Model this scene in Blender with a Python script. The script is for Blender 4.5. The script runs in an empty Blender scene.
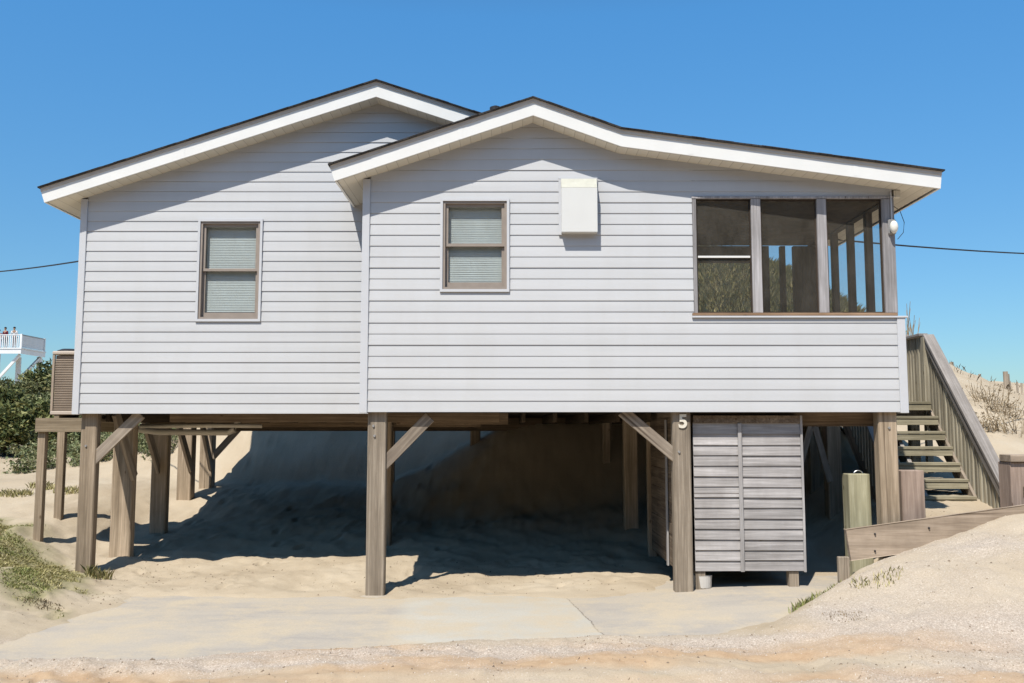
import bpy, bmesh, math, random
import numpy as np
from mathutils import Vector, Matrix
random.seed(11)
RNG = np.random.default_rng(7)
scene = bpy.context.scene
COL = scene.collection
R_ = math.radians

# ------------------------------------------------------------------ camera survey
CAM_Z = 1.85; FPX = 925.0; TH = math.atan(89/925)
def W(px, py, Y):
    u = (px-512)/FPX; v = (341.5-py)/FPX
    dy = math.cos(TH)-v*math.sin(TH); dz = math.sin(TH)+v*math.cos(TH)
    return Vector((u*Y/dy, Y, CAM_Z+dz*Y/dy))

cam_d = bpy.data.cameras.new('camera'); cam_d.sensor_width = 36; cam_d.lens = FPX/1024*36
cam_d.clip_start = .05; cam_d.clip_end = 6000
cam = bpy.data.objects.new('camera', cam_d); COL.objects.link(cam)
cam.location = (0, 0, CAM_Z); cam.rotation_euler = (math.pi/2+TH, 0, 0)
scene.camera = cam

# ------------------------------------------------------------------ light
LX, LY = .25, .60                       # light travels along (LX, LY, -1)
SUN_EL = math.atan(1/math.hypot(LX, LY)); SUN_AZ = math.atan2(-LX, -LY)
w = bpy.data.worlds.new('World'); scene.world = w; w.use_nodes = True
nt = w.node_tree; nt.nodes.clear()
sky = nt.nodes.new('ShaderNodeTexSky'); sky.sky_type = 'NISHITA'; sky.sun_disc = False
sky.sun_elevation = SUN_EL; sky.sun_rotation = SUN_AZ % (2*math.pi)
sky.altitude = 0; sky.air_density = 1.0; sky.dust_density = 0.3; sky.ozone_density = 2.5
bg = nt.nodes.new('ShaderNodeBackground'); bg.inputs['Strength'].default_value = .09
wo = nt.nodes.new('ShaderNodeOutputWorld')
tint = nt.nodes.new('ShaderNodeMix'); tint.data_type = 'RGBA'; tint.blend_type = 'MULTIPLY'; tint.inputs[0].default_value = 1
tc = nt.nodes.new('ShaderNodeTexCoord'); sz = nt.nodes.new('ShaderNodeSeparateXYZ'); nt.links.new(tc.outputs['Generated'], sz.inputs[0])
tr = nt.nodes.new('ShaderNodeValToRGB'); nt.links.new(sz.outputs['Z'], tr.inputs[0])   # clear, saturated maritime air; made less blue overhead to trim ambient light
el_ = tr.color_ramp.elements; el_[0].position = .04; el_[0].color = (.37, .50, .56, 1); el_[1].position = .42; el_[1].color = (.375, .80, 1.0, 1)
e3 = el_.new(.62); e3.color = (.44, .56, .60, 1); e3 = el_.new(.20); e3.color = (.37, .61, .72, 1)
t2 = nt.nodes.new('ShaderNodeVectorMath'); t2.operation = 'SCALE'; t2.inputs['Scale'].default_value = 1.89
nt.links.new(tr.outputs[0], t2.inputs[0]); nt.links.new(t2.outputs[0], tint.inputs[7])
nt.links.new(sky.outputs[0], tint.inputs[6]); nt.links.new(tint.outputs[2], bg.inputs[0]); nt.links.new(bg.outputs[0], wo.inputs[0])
sd = bpy.data.lights.new('sun', 'SUN'); sd.energy = 4.6; sd.angle = R_(.5); sd.color = (1, .955, .88)
so = bpy.data.objects.new('sun', sd); COL.objects.link(so); so.location = (-10, -20, 40)
so.rotation_euler = Vector((LX, LY, -1)).to_track_quat('-Z', 'Y').to_euler()
scene.view_settings.view_transform = 'Standard'
try: scene.view_settings.look = 'None'
except Exception: pass
scene.view_settings.exposure = .17
scene.cycles.diffuse_bounces = 1; scene.cycles.transparent_max_bounces = 16
scene.view_settings.gamma = 1

# ------------------------------------------------------------------ materials
def mat(name):
    m = bpy.data.materials.new(name); m.use_nodes = True
    t = m.node_tree; b = t.nodes['Principled BSDF']
    return m, t, b
def N(t, kind, **kw):
    n = t.nodes.new(kind)
    for k, v in kw.items():
        if k.startswith('i_'): n.inputs[k[2:].replace('_', ' ')].default_value = v
        else: setattr(n, k, v)
    return n
def ramp(t, stops):
    r = t.nodes.new('ShaderNodeValToRGB'); e = r.color_ramp.elements
    while len(e) > 2: e.remove(e[-1])
    for i, (p, c) in enumerate(stops):
        if i > 1: e.new(p)
        e[i].position = p; e[i].color = (*c, 1) if len(c) == 3 else c
    return r
def mixc(t, fac, a, b, mode='MIX'):
    m = t.nodes.new('ShaderNodeMix'); m.data_type = 'RGBA'; m.blend_type = mode
    for s, v in ((0, fac), (6, a), (7, b)):
        if hasattr(v, 'is_output') or isinstance(v, bpy.types.NodeSocket): t.links.new(v, m.inputs[s])
        elif s == 0: m.inputs[0].default_value = v
        else: m.inputs[s].default_value = (*v, 1)
    return m.outputs[2]
def noise(t, vec, scale, detail=4, rough=.55):
    n = N(t, 'ShaderNodeTexNoise'); n.inputs['Scale'].default_value = scale
    n.inputs['Detail'].default_value = detail; n.inputs['Roughness'].default_value = rough
    if vec is not None: t.links.new(vec, n.inputs['Vector'])
    return n.outputs['Fac']
def geo_pos(t, scale=(1, 1, 1)):
    g = N(t, 'ShaderNodeTexCoord'); mp = N(t, 'ShaderNodeMapping'); mp.inputs['Scale'].default_value = scale
    t.links.new(g.outputs['Object'], mp.inputs['Vector'])
    oi = N(t, 'ShaderNodeObjectInfo'); ad = N(t, 'ShaderNodeVectorMath', operation='ADD')
    mu = N(t, 'ShaderNodeMath', operation='MULTIPLY'); mu.inputs[1].default_value = 37.
    t.links.new(oi.outputs['Random'], mu.inputs[0])
    t.links.new(mp.outputs[0], ad.inputs[0]); t.links.new(mu.outputs[0], ad.inputs[1])
    return ad.outputs[0], oi.outputs['Random']
def bump(t, b, h, strength=.3, dist=.01):
    n = N(t, 'ShaderNodeBump'); n.inputs['Strength'].default_value = strength; n.inputs['Distance'].default_value = dist
    t.links.new(h, n.inputs['Height']); t.links.new(n.outputs[0], b.inputs['Normal'])
def wood(name, light, dark, axis='Z', knots=True, rough=.85, fine=55):
    m, t, b = mat(name)
    sc = {'X': (1.6, fine, fine), 'Y': (fine, 1.6, fine), 'Z': (fine, fine, 1.6)}[axis]
    v, rnd = geo_pos(t, sc)
    g = noise(t, v, 1, 5, .65)
    v2, _ = geo_pos(t, tuple(s*.22 for s in sc)); g2 = noise(t, v2, 1, 3, .5)
    rp = ramp(t, [(.3, tuple(c*.55 for c in dark)), (.5, dark), (.62, light), (.8, tuple(min(1, c*1.18) for c in light))])
    t.links.new(g, rp.inputs[0])
    c = mixc(t, .45, rp.outputs[0], (.5, .5, .5), 'MIX')
    rp2 = ramp(t, [(.3, tuple(c_*.7 for c_ in dark)), (.7, tuple(min(1, c_*1.1) for c_ in light))]); t.links.new(g2, rp2.inputs[0])
    c = mixc(t, .5, rp.outputs[0], rp2.outputs[0])
    vk, _ = geo_pos(t, tuple(3.2 if q > 5 else 1.5 for q in sc)); vo = N(t, 'ShaderNodeTexVoronoi'); vo.inputs['Scale'].default_value = 1.6; t.links.new(vk, vo.inputs['Vector'])
    kn = ramp(t, [(.045, (.42, .36, .30)), (.085, (1, 1, 1)), (1, (1, 1, 1))]); t.links.new(vo.outputs['Distance'], kn.inputs[0]); c = mixc(t, .9, c, kn.outputs[0], 'MULTIPLY')
    vc, _ = geo_pos(t, tuple(s_*1.1 if s_ > 5 else .45 for s_ in sc)); gc_ = noise(t, vc, .55, 2, .5)
    ck = ramp(t, [(.27, (.30, .27, .24)), (.33, (1, 1, 1)), (1, (1, 1, 1))]); t.links.new(gc_, ck.inputs[0]); c = mixc(t, .8, c, ck.outputs[0], 'MULTIPLY')
    vs, _ = geo_pos(t, (2.2, 2.2, 1.1)); st_ = noise(t, vs, 1, 5, .65); sr = ramp(t, [(.32, (.76, .74, .72)), (.6, (1.05, 1.04, 1.03))]); t.links.new(st_, sr.inputs[0]); c = mixc(t, .8, c, sr.outputs[0], 'MULTIPLY')
    hv = N(t, 'ShaderNodeHueSaturation'); t.links.new(c, hv.inputs['Color'])
    mr = N(t, 'ShaderNodeMapRange'); mr.inputs['To Min'].default_value = .78; mr.inputs['To Max'].default_value = 1.15
    t.links.new(rnd, mr.inputs[0]); t.links.new(mr.outputs[0], hv.inputs['Value'])
    t.links.new(hv.outputs[0], b.inputs['Base Color'])
    b.inputs['Roughness'].default_value = rough
    b.inputs['Specular IOR Level'].default_value = .2
    bump(t, b, g, .55, .006)
    return m
def plain(name, col, rough=.6, var=.06, nscale=6, metal=0, bumpy=0, spec=.3):
    m, t, b = mat(name)
    v, rnd = geo_pos(t); n = noise(t, v, nscale, 5, .6)
    rp = ramp(t, [(.3, tuple(max(0, c*(1-var*2)) for c in col)), (.7, tuple(min(1, c*(1+var)) for c in col))])
    t.links.new(n, rp.inputs[0]); t.links.new(rp.outputs[0], b.inputs['Base Color'])
    b.inputs['Roughness'].default_value = rough; b.inputs['Metallic'].default_value = metal
    b.inputs['Specular IOR Level'].default_value = spec
    if bumpy: bump(t, b, n, bumpy, .01)
    return m
M = {}
M['pile'] = wood('piling_wood', (.55, .435, .315), (.33, .255, .175), 'Z')
M['pile_grey'] = wood('grey_piling_wood', (.53, .45, .355), (.30, .245, .185), 'Z')
M['pile_green'] = wood('treated_green_wood', (.56, .53, .37), (.38, .35, .22), 'Z', fine=40)
M['pile_pink'] = wood('treated_pink_wood', (.50, .385, .31), (.34, .25, .20), 'Z', fine=40)
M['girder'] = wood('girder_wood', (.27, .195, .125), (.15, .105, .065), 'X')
M['beam'] = wood('beam_wood', (.46, .37, .26), (.26, .20, .13), 'X')
M['brace'] = wood('brace_wood', (.52, .44, .35), (.31, .25, .195), 'X', fine=30)
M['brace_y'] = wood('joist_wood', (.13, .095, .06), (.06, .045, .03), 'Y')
M['plank'] = wood('plank_wood', (.49, .395, .305), (.35, .275, .205), 'X', fine=26)
M['shed'] = wood('shed_board_wood', (.53, .505, .495), (.36, .34, .33), 'X', fine=42)
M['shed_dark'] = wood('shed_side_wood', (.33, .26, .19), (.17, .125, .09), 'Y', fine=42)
M['shed_trim'] = wood('shed_trim_wood', (.56, .54, .53), (.38, .36, .35), 'Z', fine=42)
M['stair'] = wood('stair_wood', (.45, .405, .29), (.28, .245, .165), 'X', fine=42)
M['stair_z'] = wood('stair_upright_wood', (.52, .47, .36), (.34, .30, .22), 'Z', fine=50)
M['rail'] = wood('handrail_wood', (.44, .40, .37), (.29, .26, .235), 'Y', fine=50)
M['rail_x'] = wood('rail_top_wood', (.47, .43, .40), (.33, .30, .275), 'X', fine=50)
M['porch_post'] = wood('porch_post_wood', (.55, .53, .54), (.33, .315, .31), 'Z', fine=50)
M['sill'] = wood('porch_sill_wood', (.50, .34, .22), (.32, .20, .12), 'X', fine=50)
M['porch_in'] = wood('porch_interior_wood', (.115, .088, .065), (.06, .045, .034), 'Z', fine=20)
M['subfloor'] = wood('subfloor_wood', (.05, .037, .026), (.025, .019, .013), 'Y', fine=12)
M['white_trim'] = plain('white_trim_paint', (.84, .83, .79), .45, .02, 3)
M['corner'] = plain('corner_trim_vinyl', (.61, .615, .63), .5, .02, 3)
M['soffit'] = None
M['rake_trim'] = plain('taupe_drip_edge', (.60, .555, .50), .6, .05, 10)
M['tan_frame'] = plain('tan_window_frame', (.34, .285, .24), .5, .06, 8)
M['hood'] = plain('cream_hood_metal', (.74, .735, .70), .35, .015, 3)
M['hood_edge'] = plain('yellowed_hood_metal', (.57, .56, .475), .45, .05, 12)
M['pvc'] = plain('pvc_pipe', (.60, .54, .44), .5, .06, 5)
M['bucket'] = plain('bucket_plastic', (.66, .63, .58), .5, .05, 6)
M['lamp_white'] = plain('lamp_globe', (.86, .83, .74), .3, .02, 9)
M['lamp_grey'] = plain('lamp_base_metal', (.30, .29, .28), .5, .05, 9)
M['number'] = plain('cream_number', (.80, .74, .62), .5, .03, 9)
M['dark'] = plain('dark_metal', (.03, .03, .035), .6, .05, 9)
M['cable'] = plain('cable_rubber', (.025, .025, .028), .6, .05, 9)
M['red'] = plain('red_joist_hanger', (.22, .05, .03), .6, .1, 20)
M['farwhite'] = plain('far_deck_paint', (.80, .80, .80), .5, .03, 1)
M['grey_rail'] = plain('far_deck_grey', (.34, .36, .37), .6, .04, 1)
M['fin'] = plain('coil_fin_brown', (.40, .315, .24), .6, .08, 4)
M['ac'] = plain('air_conditioner_beige', (.56, .47, .385), .5, .03, 4)
M['skin'] = plain('skin', (.45, .27, .18), .6, .03, 9)
M['hair'] = plain('dark_hair', (.02, .015, .012), .7, .1, 20)
M['shirt_white'] = plain('white_shirt_cloth', (.78, .76, .74), .9, .03, 9)
M['shirt_maroon'] = plain('maroon_shirt_cloth', (.15, .02, .035), .9, .05, 9)
M['shirt_purple'] = plain('purple_shirt_cloth', (.2, .06, .17), .9, .05, 9)
M['trousers'] = plain('dark_trouser_cloth', (.04, .045, .06), .9, .05, 9)
M['steel'] = plain('wire_steel', (.55, .55, .55), .35, .05, 20, metal=.9)

def siding_material():
    m, t, b = mat('vinyl_siding')
    g = N(t, 'ShaderNodeNewGeometry'); sp = N(t, 'ShaderNodeSeparateXYZ'); t.links.new(g.outputs['Position'], sp.inputs[0])
    v, _ = geo_pos(t, (.35, 1, 7.8)); n = noise(t, v, 1, 3, .5)          # plank to plank fading
    v2, _ = geo_pos(t, (3, 3, .7)); n2 = noise(t, v2, 1, 5, .6)          # faint water streaks
    r1 = ramp(t, [(.3, (.565, .568, .572)), (.7, (.615, .617, .62))]); t.links.new(n, r1.inputs[0])
    r2 = ramp(t, [(.30, (.965, .96, .95)), (.55, (1, 1, 1))]); t.links.new(n2, r2.inputs[0])
    c = mixc(t, 1, r1.outputs[0], r2.outputs[0], 'MULTIPLY')
    t.links.new(c, b.inputs['Base Color']); b.inputs['Roughness'].default_value = .5
    b.inputs['Specular IOR Level'].default_value = .25
    v3, _ = geo_pos(t, (1.3, 1, 7.8)); n3 = noise(t, v3, 1, 4, .55); bump(t, b, n3, .10, .006)
    return m
M['siding'] = siding_material()
def soffit_material():
    m, t, b = mat('beige_vinyl_soffit')
    v, _ = geo_pos(t); wv = N(t, 'ShaderNodeTexWave'); wv.wave_type = 'BANDS'; wv.bands_direction = 'X'
    g = N(t, 'ShaderNodeNewGeometry'); t.links.new(g.outputs['Position'], wv.inputs['Vector'])
    wv.inputs['Scale'].default_value = 2.6; wv.wave_profile = 'SAW'
    r = ramp(t, [(.0, (.42, .38, .30)), (.07, (.74, .69, .58)), (1, (.78, .73, .62))])
    t.links.new(wv.outputs['Fac'], r.inputs[0]); t.links.new(r.outputs[0], b.inputs['Base Color'])
    b.inputs['Roughness'].default_value = .6
    return m
M['soffit'] = soffit_material()
def shingle_material():
    m, t, b = mat('asphalt_shingle')
    g = N(t, 'ShaderNodeNewGeometry')
    br = N(t, 'ShaderNodeTexBrick'); mp = N(t, 'ShaderNodeMapping'); mp.inputs['Rotation'].default_value = (0, 0, R_(90))
    t.links.new(g.outputs['Position'], mp.inputs[0]); t.links.new(mp.outputs[0], br.inputs['Vector'])
    br.inputs['Scale'].default_value = 3.2
    br.inputs['Color1'].default_value = (.06, .055, .055, 1); br.inputs['Color2'].default_value = (.035, .033, .035, 1)
    br.inputs['Mortar'].default_value = (.012, .012, .012, 1)
    n = noise(t, g.outputs['Position'], 60, 4); c = mixc(t, .3, br.outputs['Color'], (.08, .075, .07)); t.links.new(c, b.inputs['Base Color'])
    b.inputs['Roughness'].default_value = .95; bump(t, b, n, .5, .01)
    return m
M['shingle'] = shingle_material()
def glass_material(name, dust=.0, tint=(1, 1, 1), dustcol=(.30, .27, .22)):
    m = bpy.data.materials.new(name); m.use_nodes = True; t = m.node_tree; t.nodes.clear()
    o = N(t, 'ShaderNodeOutputMaterial'); tr = N(t, 'ShaderNodeBsdfTransparent'); tr.inputs[0].default_value = (*tint, 1)
    gl = N(t, 'ShaderNodeBsdfGlossy'); gl.inputs['Roughness'].default_value = .02; gl.inputs['Color'].default_value = (.9, .95, 1, 1)
    lw = N(t, 'ShaderNodeLayerWeight'); lw.inputs['Blend'].default_value = .5
    pw = N(t, 'ShaderNodeMath', operation='POWER'); t.links.new(lw.outputs['Facing'], pw.inputs[0]); pw.inputs[1].default_value = 4.5
    fr = N(t, 'ShaderNodeMath', operation='MULTIPLY_ADD'); t.links.new(pw.outputs[0], fr.inputs[0]); fr.inputs[1].default_value = .9; fr.inputs[2].default_value = .035
    mx = N(t, 'ShaderNodeMixShader'); t.links.new(fr.outputs[0], mx.inputs[0]); t.links.new(tr.outputs[0], mx.inputs[1]); t.links.new(gl.outputs[0], mx.inputs[2])
    out = mx.outputs[0]
    if dust:
        d = N(t, 'ShaderNodeBsdfDiffuse'); d.inputs[0].default_value = (*dustcol, 1)
        v, _ = geo_pos(t, (5, 5, 3)); n = noise(t, v, 1, 8, .75)
        mr = N(t, 'ShaderNodeMapRange'); mr.inputs['From Min'].default_value = .3; mr.inputs['From Max'].default_value = .75
        mr.inputs['To Min'].default_value = dust*.5; mr.inputs['To Max'].default_value = dust*1.8
        t.links.new(n, mr.inputs[0])
        m2 = N(t, 'ShaderNodeMixShader'); t.links.new(mr.outputs[0], m2.inputs[0]); t.links.new(out, m2.inputs[1]); t.links.new(d.outputs[0], m2.inputs[2])
        out = m2.outputs[0]
    t.links.new(out, o.inputs[0])
    return m
M['glass'] = glass_material('window_glass', .06, (.95, .975, .97))
M['screen'] = glass_material('dusty_porch_pane', .085, (.95, .94, .92), (.29, .265, .225))
M['blind'] = plain('blind_slats', (.73, .74, .735), .6, .02, 4)
M['curtain'] = plain('curtain_cloth', (.50, .55, .55), .9, .03, 4)
M['room'] = plain('dim_room_wall', (.12, .12, .11), .9, .05, 3)

def leaf_material(name, cols, rough=.6):
    m, t, b = mat(name)
    g = N(t, 'ShaderNodeNewGeometry'); n = noise(t, g.outputs['Position'], 3.0, 5, .7)
    n2 = N(t, 'ShaderNodeTexWhiteNoise'); t.links.new(g.outputs['Position'], n2.inputs['Vector'])
    ri = g.outputs['Random Per Island']
    ad = N(t, 'ShaderNodeMath', operation='MULTIPLY_ADD'); t.links.new(ri, ad.inputs[0]); ad.inputs[1].default_value = .55
    sb = N(t, 'ShaderNodeMath', operation='SUBTRACT'); t.links.new(n, sb.inputs[0]); sb.inputs[1].default_value = .27
    t.links.new(sb.outputs[0], ad.inputs[2])
    k = len(cols); r = ramp(t, [(.15+.7*i/(k-1), c) for i, c in enumerate(cols)]); t.links.new(ad.outputs[0], r.inputs[0])
    t.links.new(r.outputs[0], b.inputs['Base Color']); b.inputs['Roughness'].default_value = rough
    b.inputs['Specular IOR Level'].default_value = .25
    return m
M['leaf_dark'] = leaf_material('dark_green_leaves', [(.03, .042, .016), (.07, .095, .03), (.17, .18, .06), (.33, .30, .12)])
M['leaf_olive'] = leaf_material('olive_leaves', [(.045, .05, .02), (.10, .11, .04), (.18, .18, .07), (.26, .22, .10)])
M['leaf_grey'] = leaf_material('grey_green_leaves', [(.08, .105, .045), (.15, .18, .08), (.24, .26, .12), (.36, .33, .19)])
M['leaf_rust'] = leaf_material('rusty_leaves', [(.07, .04, .02), (.16, .09, .04), (.22, .15, .07), (.16, .15, .06)])
M['grass'] = leaf_material('grass_blades', [(.24, .23, .09), (.40, .37, .14), (.56, .49, .24), (.64, .54, .32)])
M['grass_green'] = leaf_material('green_grass_blades', [(.17, .22, .06), (.28, .32, .10), (.42, .41, .16), (.52, .45, .22)])
M['dry'] = leaf_material('dry_twigs', [(.14, .10, .06), (.25, .185, .11), (.36, .28, .18), (.46, .38, .26)])
M['bark'] = plain('shrub_bark', (.22, .17, .13), .9, .15, 20)

# ------------------------------------------------------------------ object helpers
def link(name, me, m, parent=None):
    o = bpy.data.objects.new(name, me); COL.objects.link(o)
    if m is not None: me.materials.append(m)
    if parent is not None: o.parent = parent
    return o
def wloc(o):
    v = Vector((0, 0, 0))
    while o is not None: v += o.location; o = o.parent
    return v
def thing(name, label, cat, loc=(0, 0, 0), group=None):
    o = bpy.data.objects.new(name, None); COL.objects.link(o); o.location = loc; o.empty_display_size = .2
    tag(o, label, cat, group); return o
def tag(o, label=None, cat=None, group=None, kind=None):
    if label: o['label'] = label
    if cat: o['category'] = cat
    if group: o['group'] = group
    if kind: o['kind'] = kind
    return o
class MB:                               # collects shapes in world coordinates, builds ONE mesh object
    def __init__(s): s.bm = bmesh.new()
    def box(s, x0, x1, y0, y1, z0, z1, bev=0):
        b = bmesh.new(); bmesh.ops.create_cube(b, size=1)
        for v in b.verts: v.co = Vector(((x0+x1)/2+v.co.x*(x1-x0), (y0+y1)/2+v.co.y*(y1-y0), (z0+z1)/2+v.co.z*(z1-z0)))
        if bev: bmesh.ops.bevel(b, geom=b.edges[:], offset=bev, segments=1, affect='EDGES')
        s._add(b); return s
    def bar(s, p, q, w_, h_, bev=0, up=(0, 0, 1), jit=0):
        p, q = Vector(p), Vector(q); d = (q-p); L = d.length; d.normalize()
        u = Vector(up)
        if abs(d.dot(u)) > .99: u = Vector((0, 1, 0))
        a = d.cross(u).normalized(); c = a.cross(d).normalized()
        b = bmesh.new(); bmesh.ops.create_cube(b, size=1)
        for v in b.verts:
            v.co = p + d*(v.co.x+.5)*L + a*v.co.y*w_ + c*v.co.z*h_
        if bev: bmesh.ops.bevel(b, geom=b.edges[:], offset=bev, segments=1, affect='EDGES')
        s._add(b); return s
    @staticmethod
    def obar(name, p, q, w_, h_, m, parent, bev=.004, up=(0, 0, 1)):   # a bar along its own local X, so its grain follows it
        p, q = Vector(p), Vector(q); d = q-p; L = d.length; d.normalize(); u = Vector(up)
        if abs(d.dot(u)) > .99: u = Vector((0, 1, 0))
        a = u.cross(d).normalized(); c = d.cross(a).normalized()
        b = MB(); b.box(0, L, -w_/2, w_/2, -h_/2, h_/2, bev)
        bmesh.ops.recalc_face_normals(b.bm, faces=b.bm.faces)
        me = bpy.data.meshes.new(name); b.bm.to_mesh(me); b.bm.free(); o = link(name, me, m, parent)
        R3 = Matrix((d, a, c)).transposed(); o.rotation_mode = 'XYZ'; o.rotation_euler = R3.to_euler(); o.location = p-wloc(parent); return o
    def tube(s, pts, r, n=8, r2=None):
        pts = [Vector(p) for p in pts]; rings = []; L = len(pts)
        for i, p in enumerate(pts):
            d = (pts[min(i+1, L-1)]-pts[max(i-1, 0)]).normalized()
            u = Vector((0, 0, 1)) if abs(d.z) < .95 else Vector((1, 0, 0))
            a = d.cross(u).normalized(); c = a.cross(d)
            rr = r if r2 is None else r+(r2-r)*i/(L-1)
            rings.append([s.bm.verts.new(p+a*math.cos(2*math.pi*k/n)*rr+c*math.sin(2*math.pi*k/n)*rr) for k in range(n)])
        for A, B in zip(rings, rings[1:]):
            for k in range(n): s.bm.faces.new((A[k], A[(k+1) % n], B[(k+1) % n], B[k]))
        s.bm.faces.new(rings[0][::-1]); s.bm.faces.new(rings[-1]); return s
    def lathe(s, cx, cy, prof, n=20):   # prof: (r, z)
        rings = [[s.bm.verts.new((cx+r*math.cos(2*math.pi*k/n), cy+r*math.sin(2*math.pi*k/n), z)) for k in range(n)] for r, z in prof]
        for A, B in zip(rings, rings[1:]):
            for k in range(n): s.bm.faces.new((A[k], A[(k+1) % n], B[(k+1) % n], B[k]))
        s.bm.faces.new(rings[0][::-1]); s.bm.faces.new(rings[-1]); return s
    def poly(s, pts):
        s.bm.faces.new([s.bm.verts.new(p) for p in pts]); return s
    def prism(s, prof, y0, y1):         # closed x/z polygon extruded along y
        A = [s.bm.verts.new((x, y0, z)) for x, z in prof]; B = [s.bm.verts.new((x, y1, z)) for x, z in prof]
        n = len(prof); s.bm.faces.new(A); s.bm.faces.new(B[::-1])
        for i in range(n): s.bm.faces.new((A[i], B[i], B[(i+1) % n], A[(i+1) % n]))
        return s
    def _add(s, b):
        me = bpy.data.meshes.new('tmp'); b.to_mesh(me); b.free(); s.bm.from_mesh(me); bpy.data.meshes.remove(me)
    def build(s, name, m, parent=None, smooth=False, normals=True):
        if normals: bmesh.ops.recalc_face_normals(s.bm, faces=s.bm.faces)
        off = wloc(parent) if parent is not None else Vector((0, 0, 0))
        for v in s.bm.verts: v.co -= off
        me = bpy.data.meshes.new(name); s.bm.to_mesh(me); s.bm.free()
        if smooth:
            for p in me.polygons: p.use_smooth = True
        return link(name, me, m, parent)
def jitter(bm, a):
    for v in bm.verts: v.co += Vector((random.uniform(-a, a), random.uniform(-a, a), random.uniform(-a, a)))

# ------------------------------------------------------------------ terrain
def ss(a, b, x):
    t = np.clip((x-a)/(b-a), 0, 1); return t*t*(3-2*t)
_lat = RNG.random((256, 256))
def vnoise(x, y):
    xi = np.floor(x).astype(int); yi = np.floor(y).astype(int); fx = x-xi; fy = y-yi
    fx = fx*fx*(3-2*fx); fy = fy*fy*(3-2*fy)
    a = _lat[xi % 256, yi % 256]; b = _lat[(xi+1) % 256, yi % 256]; c = _lat[xi % 256, (yi+1) % 256]; d = _lat[(xi+1) % 256, (yi+1) % 256]
    return (a*(1-fx)+b*fx)*(1-fy)+(c*(1-fx)+d*fx)*fy - .5
def fbm(x, y, o=4, g=.5):
    s = 0; a = 1
    for i in range(o): s = s+a*vnoise(x*2**i+17.3*i, y*2**i+9.1*i); a *= g
    return s
SLAB = [(-4.6, 7.7), (-4.30, 9.4), (-4.22, 10.5), (-1.9, 10.5), (1.0, 10.62), (1.62, 10.72), (1.75, 11.0), (1.85, 13.2), (4.3, 13.2), (4.3, 10.66), (3.76, 10.62), (3.05, 9.62), (1.95, 8.5), (.8, 8.62), (-1, 8.32), (-2.6, 7.75)]
def poly_sdf(P, x, y):                  # negative inside
    d = np.full(x.shape, 1e9); inside = np.zeros(x.shape, bool); n = len(P)
    for i in range(n):
        x0, y0 = P[i]; x1, y1 = P[(i+1) % n]
        ex, ey = x1-x0, y1-y0; t = np.clip(((x-x0)*ex+(y-y0)*ey)/(ex*ex+ey*ey), 0, 1)
        d = np.minimum(d, np.hypot(x-x0-ex*t, y-y0-ey*t))
        c = ((y0 > y) != (y1 > y)) & (x < (x1-x0)*(y-y0)/((y1-y0) if y1 != y0 else 1e-9)+x0)
        inside ^= c
    return np.where(inside, -d, d)
def slab_z(x, y): return .08*ss(.5, 3.4, x)+0*y
FOOT = []
for k_ in range(9):
    px_, py_, an_ = random.uniform(-6.5, 6.5), random.choice([random.uniform(10.7, 13.5), random.uniform(6.6, 8.0)]), random.uniform(0, 6.28)
    for j_ in range(14):
        sd__ = .09 if j_ % 2 else -.09
        FOOT.append((px_-math.sin(an_)*sd__, py_+math.cos(an_)*sd__, an_+random.uniform(-.2, .2))); px_ += math.cos(an_)*.62; py_ += math.sin(an_)*.62; an_ += random.uniform(-.12, .12)
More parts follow.
